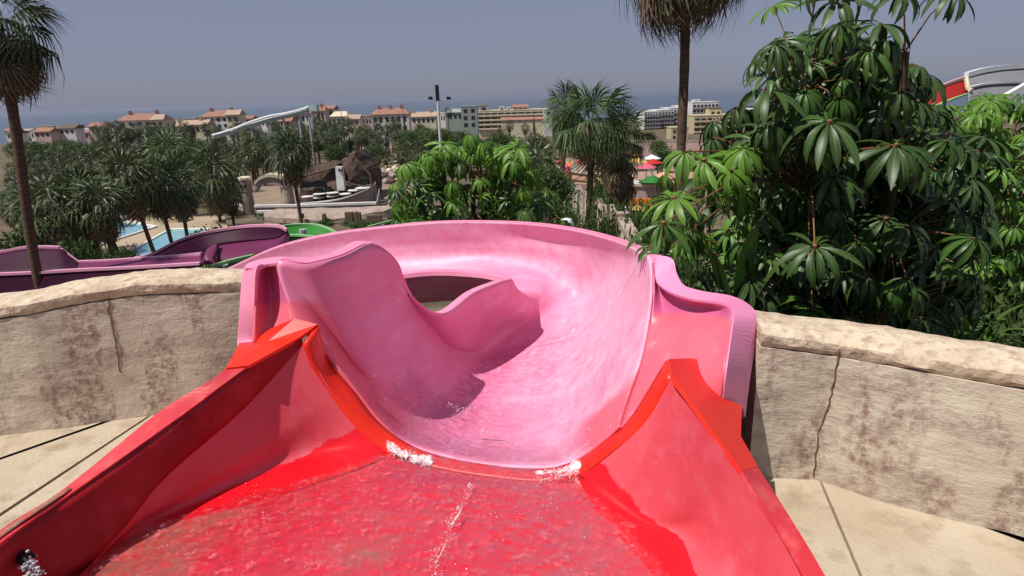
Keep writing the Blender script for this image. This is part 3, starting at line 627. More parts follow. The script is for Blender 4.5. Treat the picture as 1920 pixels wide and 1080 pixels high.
def foam_mat(name, sc_, lo, hi):
    m = bpy.data.materials.new(name); m.use_nodes = True; t = m.node_tree; L = t.links; p = t.nodes['Principled BSDF']; p.inputs['Base Color'].default_value = (.84, .72, .73, 1); p.inputs['Roughness'].default_value = .4
    tc = node(t, 'ShaderNodeTexCoord'); a = tnoise(t, tc.outputs['Object'], sc_, 5, .7); at_ = node(t, 'ShaderNodeAttribute', attribute_name='edge')
    ad = node(t, 'ShaderNodeMath', operation='MULTIPLY_ADD'); L.new(at_.outputs[2], ad.inputs[0]); ad.inputs[1].default_value = .30; L.new(a, ad.inputs[2])
    tr = node(t, 'ShaderNodeBsdfTransparent'); s_ = node(t, 'ShaderNodeMixShader'); L.new(mrange(t, ad.outputs[0], lo, hi), s_.inputs[0]); L.new(tr.outputs[0], s_.inputs[1]); L.new(p.outputs[0], s_.inputs[2])
    L.new(bump(t, a, .4, .006), p.inputs['Normal']); L.new(s_.outputs[0], t.nodes['Material Output'].inputs[0]); return m
FOAMS = foam_mat('broken foam sheet', 44, .655, .76)
def foam_strip(line, wid, amp, label, n=70, k=22):
    g = grid([[p + Vector((0, wid[0], .004)) for p in line], [p + Vector((0, 0, .006 + amp)) for p in line], [p + Vector((0, wid[1], .006 + 1.6 * amp)) for p in line]], k, n); a, b = g.shape[:2]
    for i in range(a):
        for j in range(b): q = Vector(g[i, j]) * 60; g[i, j][2] += abs(mnoise.noise(q)) * amp + .006
    v, f, _ = gmesh(g); mb = MB(); mb.v = [tuple(x) for x in v]; mb.f = f; o = top('foam', mb, FOAMS, label, None, None, 'stuff', True); at_ = o.data.attributes.new('edge', 'FLOAT', 'POINT')
    at_.data.foreach_set('value', [math.sin(math.pi * i / (a - 1)) * min(1, 4 * math.sin(math.pi * j / (b - 1))) for i in range(a) for j in range(b)])
foam_strip([FL(722, 836, .10), FL(742, 850, .10), FL(765, 862, .095), FL(790, 869, .09), FL(818, 875, .08)], (-.045, .045), .007, 'broken white foam curling over the left end of the throat')
foam_strip([FL(1000, 900, .05), FL(1030, 898, .05), FL(1055, 893, .05), FL(1075, 884, .05), FL(1092, 874, .05)], (-.04, .04), .008, 'broken white foam curling over the right end of the throat')
foam_strip([PZ(886, 903, flz - .036), PZ(872, 930, flz - .036), PZ(866, 960, flz - .036), PZ(842, 1000, flz - .036), PZ(834, 1030, flz - .036), PZ(806, 1085, flz - .036)], (-.012, .012), .002, 'thin foam streak down the middle of the tub water', 160, 8)
ico_v = [Vector(p).normalized() for p in ((0, 0, 1), (.9, 0, .45), (.28, .85, .45), (-.72, .53, .45), (-.72, -.53, .45), (.28, -.85, .45), (.72, .53, -.45), (-.28, .85, -.45), (-.9, 0, -.45), (-.28, -.85, -.45), (.72, -.53, -.45), (0, 0, -1))]
ico_f = [(0,1,2),(0,2,3),(0,3,4),(0,4,5),(0,5,1),(1,6,2),(2,7,3),(3,8,4),(4,9,5),(5,10,1),(6,7,2),(7,8,3),(8,9,4),(9,10,5),(10,6,1),(11,7,6),(11,8,7),(11,9,8),(11,10,9),(11,6,10)]
def froth(blobs, label, name='foam'):
    m = MB()
    for p, r in blobs:
        e = Euler((random.random() * 6, random.random() * 6, random.random() * 6)).to_matrix()
        s = Vector((random.uniform(.6, 1.6), random.uniform(.6, 1.6), random.uniform(.4, .9)))
        m.add([Vector(p) + e @ Vector((q.x * s.x, q.y * s.y, q.z * s.z)) * r for q in ico_v], ico_f)
    return top(name, m, FOAM, label, None, None, 'stuff', True)
bl = []
for _ in range(500):
    t = random.random() ** 1.2; px = 726 + 82 * t; py = 846 + 30 * t + random.gauss(0, 4 + 3 * math.sin(t * 17)); bl.append((FL(px, py, .07 + random.uniform(-.05, .06)), random.uniform(.0008, .0034)))
froth(bl, 'white foam on the left end of the throat band')
bl = []
for _ in range(450):
    t = random.random() ** 1.2; px = 1085 - 85 * t; py = 884 + 20 * t + random.gauss(0, 3.5 + 2.5 * math.sin(t * 15)); bl.append((FL(px, py, .08 + random.uniform(-.04, .06)), random.uniform(.0008, .0032)))
froth(bl, 'white foam on the right end of the throat band')
bl = []
for _ in range(300):                                      # the seam of foam down the middle of the tub
    t = random.random(); px = 884 - 80 * t + random.gauss(0, 3 + 6 * t) + math.sin(t * 14) * 5; py = 905 + 178 * t; bl.append((PZ(px, py, flz - .038), random.uniform(.0008, .0022)))
froth(bl, 'thin line of white bubbles down the middle of the tub')
bl = []
for _ in range(900):
    px = random.uniform(200, 1180); py = random.uniform(905, 1080)
    k = mnoise.noise(Vector((px * .012, py * .018, 4)))
    if k < .12 or px < 245 or px > 1010 + (py - 905): continue
    bl.append((PZ(px, py, flz - .040), random.uniform(.0006, .0019)))
froth(bl, 'scattered glinting bubbles on the tub water')
bl = []
for _ in range(130):
    i = random.randint(2, 40); j = random.randint(30, 54); k = Vector(GR[i, j]); bl.append((k + Vector((random.uniform(-.02, .02), random.uniform(-.02, .02), .012)), random.uniform(.0008, .002)))
for c, n_, s_ in (((865, 770), 40, 9), ((848, 762), 30, 6), ((1035, 800), 14, 12), ((1028, 735), 26, 14), ((1010, 715), 14, 12), ((838, 818), 40, 10)):
    for _ in range(n_): bl.append((PY(c[0] + random.gauss(0, s_), c[1] + random.gauss(0, s_ * .5), 2.9 if c[1] > 760 else 3.35), random.uniform(.001, .003)))
froth(bl, 'flecks of foam on the pink flume water')
# --- water jet in the tub's left wall
jp = PV(48, 1046, LA, LB); jn_ = Vector((LB.y - LA.y, LA.x - LB.x, 0)).normalized(); jn_ = jn_ if jn_.x > 0 else -jn_
nz = empty('water_jet', jp, 'black round inlet nozzle low on the red wall, water gushing out', 'nozzle')
m = MB(); m.tube([jp - jn_ * .01, jp + jn_ * .012, jp + jn_ * .014], [.020, .020, .014], 20); m.part('nozzle_ring', BLACK, nz, True)
m = MB()
for _ in range(260):
    t = random.random(); p = jp + jn_ * (.01 + .2 * t) + Vector((.02 * t, -.10 * t, -.20 * t * t)) + Vector([random.gauss(0, .008 + .012 * t) for _ in range(3)]); r = random.uniform(.002, .0065)
    m.add([p + q * r for q in ico_v], ico_f)
o = m.part('gush', mat('gushing water', (.62, .62, .66), .08, .9, (.25, .2, .22), 60), nz, True); o['kind'] = 'stuff'
# a brown worn strip on the near end of the left rim
ws = [(a_.lerp(b_, .30), a_.lerp(b_, .72)) for a_, b_ in zip(rimO[:3], rimI[:3])]
o = sub('wear_strip', [[p[0] + Vector((0, 0, .011)) for p in ws], [p[1] + Vector((0, 0, .011)) for p in ws]], 2, 20, mat('bare worn fibreglass', (.26, .17, .12), .9, .1, (.45, .08, .08), 18, alt2=(.34, .24, .17)), flip=True, th=.002)
# ------------------------------------------------------------------ foliage builders
def leaflet_mesh(name, L, W, droop, mt, fold=.35, segs=5):
    v = []; f = []; uv = []; x = z = 0; ang = .15; prof = [.12, .62, .95, 1.0, .74, .06] if segs == 5 else [.15, .95, .8, .05]
    for i in range(segs + 1):
        h = W / 2 * prof[i]; k = abs(fold) * h
        v += [(x, -h, z + k), (x, 0, z), (x, h, z + k)]; uv += [(i / segs, 0), (i / segs, .5), (i / segs, 1)]
        ang -= droop / segs; x += math.cos(ang) * L / segs; z += math.sin(ang) * L / segs
    for i in range(segs):
        for k in range(2): f.append((i * 3 + k, i * 3 + k + 1, (i + 1) * 3 + k + 1, (i + 1) * 3 + k))
    return v, f, uv
LM = {}
for key, mt in (('d', LEAFD), ('b', LEAFB), ('m', LEAFM)):
    LM[key] = [mesh('leaflet', *leaflet_mesh('leaflet', 1, .185, d, mt)[:2], mt, True, leaflet_mesh('leaflet', 1, .185, d, mt)[2]) for d in (.8, 1.3, 1.8)]
def whorl_mats(n, L, up, rnd):                              # placement of each leaflet round its hub
    out = []
    for i in range(n):
        a = 2 * math.pi * (i + rnd.uniform(-.25, .25)) / n; tilt = up + rnd.uniform(-.18, .18); s = L * rnd.uniform(.82, 1.1)
        out.append((Matrix.Rotation(a, 4, 'Z') @ Matrix.Rotation(-tilt, 4, 'Y') @ Matrix.Rotation(rnd.uniform(-.35, .35), 4, 'X') @ Matrix.Scale(s, 4)) @ Matrix.Translation((.10, 0, 0)))
    return out
_W = {}
def whorl_mesh(key, var, far=False):                        # a whole compound leaf in one mesh, unit leaflet length
    k = (key, var, far)
    if k in _W: return _W[k]
    r_ = random.Random(100 + var); mt = {'d': LEAFD, 'b': LEAFB, 'm': LEAFM}[key]; V = []; F = []; U = []
    for mw in whorl_mats(10 if far else 13, 1, -.15 - .2 * (var % 3), r_):
        v, f, uv = leaflet_mesh('', 1, .185, .8 + .4 * (var % 3), mt, segs=3 if far else 5); n_ = len(V)
        V += [mw @ Vector(p) for p in v]; F += [tuple(i + n_ for i in q) for q in f]; U += uv
    _W[k] = mesh('leaf', V, F, mt, True, U); return _W[k]
rt = random.Random(11)
def lookm(p, axis, spin):                                   # local z along axis
    q = Vector(axis).normalized().to_track_quat('Z', 'X').to_matrix().to_4x4(); return Matrix.Translation(p) @ q @ Matrix.Rotation(spin, 4, 'Z')
def umbrella_tree(base, trunk_top, hubs, label, group=None, detailed=(), far=False, rb=.05):
    # hubs: list of (point, leaflet length, key); every leaf hangs on a stalk from the nearest stem
    e = empty('umbrella_tree', base, label, 'tree', group); L0 = Vector(base)
    m = MB(); stems = []
    nst = 5
    for i in range(nst):
        a = 2 * math.pi * i / nst; tp = trunk_top + Vector((math.cos(a), math.sin(a) * .6, 0)) * (rb * 9) * (1 if i else 0) - Vector((0, 0, rt.uniform(0, .5) if i else 0)); b0 = L0 + Vector((math.cos(a), math.sin(a), 0)) * rb * 1.2
        pts = [b0.lerp(tp, k / 6) + Vector((rt.uniform(-1, 1), rt.uniform(-1, 1), 0)) * rb * .5 for k in range(7)]; stems.append(pts)
        m.tube(pts, [rb * (1 - .09 * k) for k in range(7)], 8)
    m.part('trunk', BARKD, e, True)
    pm = MB()
    for i, (p, l, key) in enumerate(hubs):
        p = Vector(p); q = min((s for st in stems for s in st[1:]), key=lambda s: (s - p - Vector((0, 0, -.3 * l * 3))).length)
        c = q.lerp(p, .5) + Vector((0, 0, .12 * (p - q).length)); pm.tube([q, c, p], [l * .03, l * .022, l * .018], 5, False)
        out = (p - Vector((trunk_top.x, trunk_top.y, p.z))); axis = Vector((0, 0, 1)) + out.normalized() * rt.uniform(.15, .5) + Vector((0, -.12, 0)) + Vector((rt.uniform(-.2, .2), rt.uniform(-.2, .2), 0))
        M = lookm(p - L0, axis, rt.uniform(0, 6))
        if i in detailed:
            h = MB(); h.tube([Vector((0, 0, -.02)), Vector((0, 0, .008))], .010, 6)
            o = bpy.data.objects.new('leaf', mesh('leaf', [Vector(x) for x in h.v], h.f, PETI)); col.objects.link(o); o.parent = e; o.matrix_local = M
            for mw in whorl_mats(rt.choice((12, 13, 14)), l, -.1 + rt.uniform(-.15, .1), rt):
                c_ = bpy.data.objects.new('leaflet', rt.choice(LM[key])); col.objects.link(c_); c_.parent = o; c_.matrix_local = mw
        else:
            o = bpy.data.objects.new('leaf', whorl_mesh(key, rt.randrange(6), far)); col.objects.link(o); o.parent = e; o.matrix_local = M @ Matrix.Scale(l, 4)
    pm.part('leaf_stalks', PETI, e, True)
    return e
# the big umbrella tree right behind the right wall
hub_px = [(1243,418,3.0,.25),(1222,462,2.95,.15),(1440,168,3.3,.30),(1555,228,3.1,.34),(1680,272,3.05,.34),(1440,240,3.6,.28),(1528,462,3.0,.30),(1660,410,3.4,.26),(1440,345,3.5,.26),(1320,300,3.4,.25),(1262,372,3.2,.24),(1235,480,3.1,.18),
 (1330,505,3.5,.20),(1470,75,3.5,.26),(1560,55,3.7,.28),(1650,45,3.4,.28),(1600,118,3.8,.28),(1500,150,3.9,.26),(1720,190,3.6,.26),(1570,0,3.6,.28),(1690,-10,3.7,.26),(1790,-15,3.5,.24),(1780,250,3.7,.28),(1560,330,3.4,.28),
 (1640,540,3.5,.24),(1750,480,3.5,.26),(1780,380,3.8,.26),(1440,440,3.7,.25),(1380,440,3.9,.24),(1560,400,3.9,.26),(1380,200,3.9,.26),(1640,200,4.0,.28),(1500,300,4.0,.28),(1600,300,4.1,.28),(1700,350,4.1,.28),(1480,380,4.1,.25),
 (1540,-60,3.6,.28),(1640,-70,3.8,.26),(1450,10,4.0,.20),(1620,460,4.1,.26),(1700,440,4.2,.26),(1800,320,4.2,.26),(1820,460,4.0,.24),(1400,520,3.9,.22),(1560,530,4.0,.24),(1480,560,4.0,.22),(1720,560,3.9,.24),(1830,560,3.8,.22),(1420,110,4.1,.22),(1560,180,4.2,.26),(1680,120,4.2,.26),(1340,230,4.1,.22)]
rk = random.Random(5)
hubs = []
for px, py, y, l in hub_px:
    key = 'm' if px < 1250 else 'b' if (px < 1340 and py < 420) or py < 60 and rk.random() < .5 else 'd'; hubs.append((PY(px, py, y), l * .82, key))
det = list(range(23))
for _ in range(170):
    px = rk.uniform(1225, 1830); py = rk.uniform(40, 620); y = rk.uniform(3.25, 3.95)
    if ((px - 1570) / (330 if py > 260 else 200)) ** 2 + ((py - 330) / 320) ** 2 > 1: continue
    hubs.append((PY(px, py, y), rk.uniform(.14, .22), ('b' if rk.random() < .65 else 'm') if px < 1400 else ('m' if rk.random() < .45 else 'd')))  # lighter greens mixed in as sunlit leaves, mostly on the left side
for _ in range(330):
    px = rk.uniform(1300, 1850); py = rk.uniform(60, 640); y = rk.uniform(3.9, 4.9)
    if ((px - 1590) / (270 if py > 220 else 190)) ** 2 + ((py - 330) / 330) ** 2 > 1: continue
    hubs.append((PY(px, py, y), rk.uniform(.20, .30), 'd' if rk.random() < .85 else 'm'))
bt = PY(1610, 640, 4.1)
umbrella_tree(Vector((bt.x, 4.1, -3.3)), PY(1610, 60, 4.0), hubs, 'large dark umbrella tree with drooping glossy leaves behind the right wall', None, det, rb=.055)
# bright umbrella tree at the right edge
hubs = []; rk = random.Random(9)
for _ in range(560):
    px = rk.uniform(1745, 2120); py = rk.uniform(168, 700); y = rk.uniform(5.6, 7.6)
    if py < 172 + abs(px - 1880) * .16: continue
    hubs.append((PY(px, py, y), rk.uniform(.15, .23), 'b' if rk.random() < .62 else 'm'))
umbrella_tree(Vector((PY(1900, 640, 6.6).x, 6.6, -4.0)), PY(1900, 330, 6.6), hubs, 'bright green umbrella tree at the right edge beyond the dark one', None, (), rb=.06)
# the umbrella tree straight behind the flume
hubs = []; rk = random.Random(21)
tops = [(880,250),(800,290),(760,305),(850,305),(935,285),(960,300),(900,335),(790,345),(850,340),(750,350),(920,360),(980,350),(1000,320),(830,270),(970,275),(905,265),(780,310),(850,375),(740,385),(1010,385)]
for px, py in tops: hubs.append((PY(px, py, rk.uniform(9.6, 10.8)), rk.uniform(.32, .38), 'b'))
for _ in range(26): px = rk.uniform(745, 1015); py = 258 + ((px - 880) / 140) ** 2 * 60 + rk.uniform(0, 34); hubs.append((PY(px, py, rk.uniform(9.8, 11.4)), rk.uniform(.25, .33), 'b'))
for _ in range(210):
    px = rk.uniform(735, 1035); py = rk.uniform(265, 470)
    if ((px - 880) / 150) ** 2 + ((py - 385) / 128) ** 2 > 1: continue
    hubs.append((PY(px, py, rk.uniform(10.2, 12.8)), rk.uniform(.27, .38), rk.choice('mmdb')))
umbrella_tree(Vector((PY(885, 400, 11.5).x, 11.5, T(11.5))), PY(885, 330, 11.5), hubs, 'round umbrella tree with bright top leaves just beyond the pink rim', None, (), rb=.08)
hubs = [(PY(1000 + rk.uniform(-40, 60) + 20, 400 + rk.uniform(-25, 40), rk.uniform(9, 10)), rk.uniform(.2, .28), 'm') for _ in range(9)]
umbrella_tree(Vector((PY(1020, 440, 9.6).x, 9.6, T(9.6))), PY(1020, 400, 9.6), hubs, 'small umbrella sapling between the round tree and the fenced path', None, (), rb=.03)
# ---- shrubs: clouds of small folded leaves
def cloud(n, size, rad, seed, flat_=1.0):
    r_ = np.random.default_rng(seed); V = []; F = []
    cl = r_.normal(size=(max(6, n // 28), 3)); cl /= np.linalg.norm(cl, axis=1)[:, None]; cl *= (r_.random((len(cl), 1)) ** .4)
    for i in range(n):
        c = cl[r_.integers(len(cl))] * .78 + r_.normal(size=3) * .16; c = c * np.array(rad)
        a = r_.normal(size=3); a /= np.linalg.norm(a); b = np.cross(a, r_.normal(size=3)); b /= np.linalg.norm(b); s = size * (.6 + .8 * r_.random())
        k = len(V); V += [c - a * s, c + b * s * .38, c + a * s, c - b * s * .38 + np.cross(a, b) * s * .3]; F += [(k, k + 1, k + 2), (k, k + 2, k + 3)]
    return V, F
_C = {}
def shrub_mesh(kind, seed, mt):
    if (kind, seed) not in _C:
        v, f = cloud(*{'small': (700, .10, (1, 1, .8)), 'tree': (2600, .075, (1, 1, .85)), 'fine': (1500, .07, (1, 1, .7))}[kind], seed); _C[(kind, seed)] = mesh('foliage', v, f, mt)
    return _C[(kind, seed)]
def shrub(p, r, h, label, group=None, kind='small', seed=1, mt=None, name='shrub', cat='shrub', trunk=0):
    e = empty(name, p, label, cat, group)
    o = bpy.data.objects.new('crown' if trunk else 'foliage', shrub_mesh(kind, seed, mt or BUSH)); col.objects.link(o); o.parent = e; o.location = (0, 0, h * .5 + trunk); o.scale = (r, r, h * .62); o.rotation_euler = (0, 0, seed * 1.7)
    m = MB(); m.tube([Vector(p) + Vector((0, 0, -.2)), Vector(p) + Vector((.03 * h, 0, trunk + h * .2)), Vector(p) + Vector((0, 0, trunk + h * .75))], [.04 * r + .02, .03 * r + .02, .01], 6); m.part('trunk' if trunk else 'stem', BARKD, e, True)
    return e
# banana like broad leaves and strap leaves between the two right trees and the wall
def strap(base, tip, wid, mt, e, name='leaf', sag=.15, n=8):
    b, t_ = Vector(base), Vector(tip); d = (t_ - b); side = d.cross(Vector((0, 0, 1))); side = side.normalized() if side.length > .01 else Vector((1, 0, 0)); v = []; f = []; uv = []
    L0 = Vector(e.location)
    for i in range(n + 1):
        k = i / n; p = b + d * k + Vector((0, 0, sag * math.sin(math.pi * k))); h = wid / 2 * math.sin(math.pi * min(1, k * .9 + .06)) ** .6
        up = Vector((0, 0, h * .35)); v += [p - side * h + up - L0, p - L0, p + side * h + up - L0]; uv += [(k, 0), (k, .5), (k, 1)]
    for i in range(n):
        for k in range(2): f.append((i * 3 + k, i * 3 + k + 1, (i + 1) * 3 + k + 1, (i + 1) * 3 + k))
    o = bpy.data.objects.new(name, mesh(name, v, f, mt, True, uv)); col.objects.link(o); o.parent = e
e = empty('banana_plant', (PY(1390, 560, 3.3).x, 3.3, -3.2), 'broad leaved plant low beside the pink flume edge', 'plant')
for (a_, b_, w_) in (((1380, 590), (1415, 430), .20), ((1370, 600), (1330, 470), .13), ((1395, 600), (1460, 500), .15), ((1400, 610), (1500, 560), .12)):
    strap(PY(*a_, 3.3), PY(*b_, 3.25), w_, LEAFM, e, sag=.03)
m = MB(); m.tube([(e.location.x, 3.3, -3.3), PY(1385, 592, 3.3)], [.06, .04], 8); m.part('stem', BARKD, e)
e = empty('strap_plant', (PY(1800, 655, 3.4).x, 3.4, -3.2), 'spiky strap leaved plant just above the right coping', 'plant')
for k in range(16):
    a_ = k * .8; b0 = PY(1812, 670, 3.4); strap(b0, b0 + Vector((math.cos(a_) * .30, math.sin(a_) * .2, .12 + .10 * (k % 3))), .028, LEAFM, e, sag=.07)
m = MB(); m.tube([(e.location.x, 3.4, -3.3), PY(1812, 672, 3.4)], [.05, .03], 8); m.part('stem', BARKD, e)
# dark understorey that closes the view under the two trees
rk = random.Random(3)
for k in range(15):
    y = rk.uniform(4.6, 6.2); px = 1270 + k * 52 + rk.uniform(-20, 20); x = PY(px, 600, y).x
    shrub(Vector((x, y, T(y))), rk.uniform(.55, .8), rk.uniform(1.6, 2.2), 'dark leafy shrub in the thicket under the two right trees', 'understorey shrubs behind the right wall', 'tree', 1 + k % 3, BUSH)
for k in range(7):
    y = 3.2 + .08 * k; px = 1500 + k * 70; x = PY(px, 640, y).x
    shrub(Vector((x, y, -3.1)), .38, 1.35 + .1 * (k % 2), 'fine green shrub peeping over the right wall coping', 'low shrubs along the right wall', 'small', 4 + k % 2, LEAFM)
for k, (px, py) in enumerate(((800, 570), (850, 580), (895, 560), (930, 548))):  # shrubs added to darken the ground seen through the opening
    p = PY(px, py, 4.75); p.z = -3.1; shrub(p, .55, 1.0, ('first', 'second', 'third', 'last')[k] + ' from left of the shrubs added to darken the flume curl', 'shrubs added to darken the curl', 'small', 1 + k % 3, BUSH)
# ------------------------------------------------------------------ palms
def frond_mesh(seg, dead, droop, fold=.25):
    # unit: stalk .55 + fan radius .6, pointing along +x, blade hanging at the tips
    V = []; F = []; L = .5; V += [(0, -.012, 0), (0, .012, 0), (L, .010, .03), (L, -.010, .03)]; F.append((0, 1, 2, 3))
    r_ = random.Random(seg * 7 + int(droop * 10) + dead)
    for i in range(seg):
        a = (i / (seg - 1) - .5) * (4.0 if not dead else 2.4) ; ln = (.62 - .10 * abs(a)) * r_.uniform(.85, 1.1); da = .5 * 4.2 / seg
        dx, dy = math.cos(a), math.sin(a); zz = .04 * (i % 2)
        m1 = (L + dx * ln * .55, dy * ln * .55, .03 - droop * .10 + zz - fold * abs(dy) * .25); w_ = ln * .55 * math.tan(da * .52)
        m2 = (L + dx * ln * .86, dy * ln * .86, .0 - droop * .42 - fold * abs(dy) * .4); tp = (L + dx * ln * (1.0 if not dead else .92), dy * ln * 1.0, -droop * (.85 + r_.uniform(-.15, .2)) - fold * abs(dy) * .5)
        k = len(V); px_, py_ = -dy, dx
        V += [(L, 0, .03), (m1[0] + px_ * w_, m1[1] + py_ * w_, m1[2]), (m1[0] - px_ * w_, m1[1] - py_ * w_, m1[2] + .02), (m2[0] + px_ * w_ * .45, m2[1] + py_ * w_ * .45, m2[2]), (m2[0] - px_ * w_ * .45, m2[1] - py_ * w_ * .45, m2[2]), tp]
        F += [(k, k + 2, k + 1), (k + 1, k + 2, k + 4, k + 3), (k + 3, k + 4, k + 5)]
    return V, F
def frond_mat(az, el, s, r_, twist=.3):
    return Matrix.Rotation(az, 4, 'Z') @ Matrix.Rotation(-el, 4, 'Y') @ Matrix.Rotation(r_.uniform(-twist, twist), 4, 'X') @ Matrix.Scale(s, 4)
def crown_fronds(n, r_, lo=-75, hi=80):
    out = []
    for i in range(n):
        k = i / n; el = hi + (lo - hi) * k ** .85 + r_.uniform(-8, 8); out.append((i * 2.39996 + r_.uniform(-.2, .2), R(el), r_.uniform(.85, 1.1)))
    return out
def crown_mesh(seed, n=30, seg=11, dead=12, gm=None):
    r_ = random.Random(seed); V = []; F = []; mi = []
    fr = [frond_mesh(seg, 0, d) for d in (.15, .35, .55)]; fd = frond_mesh(8, 1, .5)
    for az, el, s in crown_fronds(n, r_, -55):
        M = frond_mat(az, el, s, r_); v, f = fr[0 if el > .8 else (1 if el > 0 else 2)]; k = len(V); V += [M @ Vector(p) for p in v]; F += [tuple(i + k for i in q) for q in f]; mi += [0] * len(f)
    for i in range(dead):
        M = frond_mat(i * 2.4, R(-70 + r_.uniform(-12, 12)), r_.uniform(.7, .95), r_); M.translation = Vector((0, 0, -.15 - .25 * r_.random())); v, f = fd; k = len(V); V += [M @ Vector(p) for p in v]; F += [tuple(j + k for j in q) for q in f]; mi += [1] * len(f)
    me = mesh('crown', V, F, [gm or PALMG, PALMDEAD]); me.polygons.foreach_set('material_index', mi); return me
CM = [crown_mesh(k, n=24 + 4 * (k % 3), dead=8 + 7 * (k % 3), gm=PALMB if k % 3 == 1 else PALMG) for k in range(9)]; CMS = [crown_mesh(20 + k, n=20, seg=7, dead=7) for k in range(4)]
def trunk_mesh(): 
    m = MB(); m.tube([(0, 0, 0), (.02, 0, .25), (-.01, .01, .5), (0, 0, .78), (0, 0, 1)], [1.25, 1.05, .95, .88, 1.0], 9, False)
    v = [(x * 1 if abs(z) < 0 else x, y, z) for x, y, z in m.v]; return v, m.f
tv = []; tf = []; nn = 9; rings = 14
for i in range(rings + 1):
    z = i / rings; rr = (1.2 - .35 * min(1, z * 4)) * (1 + .05 * (i % 2))
    for k in range(nn): a_ = 2 * math.pi * k / nn; tv.append((rr * math.cos(a_), rr * math.sin(a_), z))
for i in range(rings):
    for k in range(nn): tf.append((i * nn + k, i * nn + (k + 1) % nn, (i + 1) * nn + (k + 1) % nn, (i + 1) * nn + k))
TRM = mesh('trunk', tv, tf, BARK, True)
def palm(base, h, cr, tr, label, group=None, cm=None, lean=(0, 0)):
    e = empty('palm_tree', base, label, 'palm tree', group)
    o = bpy.data.objects.new('trunk', TRM); col.objects.link(o); o.parent = e; d = Vector((lean[0], lean[1], h)); o.matrix_local = Matrix.Translation((0, 0, -.3)) @ d.to_track_quat('Z', 'Y').to_matrix().to_4x4() @ Matrix.Diagonal((tr, tr, d.length + .3, 1))
    c = bpy.data.objects.new('crown', cm or rt.choice(CM)); col.objects.link(c); c.parent = e; c.matrix_local = Matrix.Translation(d) @ Matrix.Rotation(rt.uniform(0, 6), 4, 'Z') @ Matrix.Scale(cr / 1.05, 4); return e
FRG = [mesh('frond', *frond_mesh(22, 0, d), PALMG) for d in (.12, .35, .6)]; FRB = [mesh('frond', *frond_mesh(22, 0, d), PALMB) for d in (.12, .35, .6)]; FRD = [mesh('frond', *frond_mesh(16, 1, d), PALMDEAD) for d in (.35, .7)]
def big_palm(base, topp, cr, tr, label, seed, n=34, dead=26, mats=None, skirt=.5, dl=-62, lo=-60):
    r_ = random.Random(seed); e = empty('palm_tree', base, label, 'palm tree'); base = Vector(base); top_ = Vector(topp)
    m = MB(); K = 26; bend = (top_ - base).cross(Vector((0, 1, 0))).normalized() * .0
    pts = [base.lerp(top_, i / K) + Vector((0, 0, -.2 if i == 0 else 0)) + Vector((math.sin(i * .4) * .02, 0, 0)) for i in range(K + 1)]
    m.tube(pts, [tr * (1.25 - .35 * min(1, i / 6)) * (1 + .07 * (i % 2)) for i in range(K + 1)], 12); m.part('trunk', BARK, e, True)
    for az, el, s in crown_fronds(n, r_, lo):
        me = (mats or FRG)[0 if el > .8 else (1 if el > 0 else 2)]; o = bpy.data.objects.new('frond', me); col.objects.link(o); o.parent = e; o.matrix_local = Matrix.Translation(top_ - base) @ frond_mat(az, el, cr * s, r_)
    for i in range(dead):
        o = bpy.data.objects.new('dead_frond', r_.choice(FRD)); col.objects.link(o); o.parent = e
        o.matrix_local = Matrix.Translation(top_ - base - Vector((0, 0, skirt * r_.random() * cr * .6))) @ frond_mat(i * 2.4, R(dl + r_.uniform(-22, 25)), cr * r_.uniform(.8, 1.0), r_)
    return e
b = PY(66, 585, 12); tpt = PY(-4, 42, 12); big_palm(Vector((b.x, 12, T(12))), tpt, 1.08, .098, 'tall leaning fan palm at the left edge with shaggy hanging leaves', 1, 34, 34)
b = PY(1287, 300, 16); tpt = PY(1287, -88, 16); big_palm(Vector((b.x, 16, T(16))), tpt, 1.75, .125, 'tall slender fan palm whose dead skirt hangs in from the top', 2, 34, 34, skirt=.1, dl=-38)
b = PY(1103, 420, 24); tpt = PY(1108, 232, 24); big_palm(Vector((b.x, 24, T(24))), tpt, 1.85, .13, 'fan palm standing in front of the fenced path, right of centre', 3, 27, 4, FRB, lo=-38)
b = PY(1170, 320, 27); tpt = PY(1163, 262, 27); big_palm(Vector((b.x, 27, T(27))), tpt, 1.6, .2, 'second fan palm with thick brown skirt just behind the centre right one', 4, 26, 34, FRG, skirt=1.6)
b = PY(1040, 320, 30); tpt = PY(1060, 205, 30); big_palm(Vector((b.x, 30, T(30))), tpt, 1.3, .13, 'dark palm half hidden left of the centre right fan palm', 5, 26, 12)
rk = random.Random(14)
def palm_px(px, pyc, y, cr, label, group=None, far=False, tr=.17, lean=0):
    c = PY(px, pyc, y); g = T(y); h = max(1.5, c.z - g); palm(Vector((c.x - lean, y, g)), h, cr, tr, label, group, rt.choice(CMS if far else CM), (lean, 0))
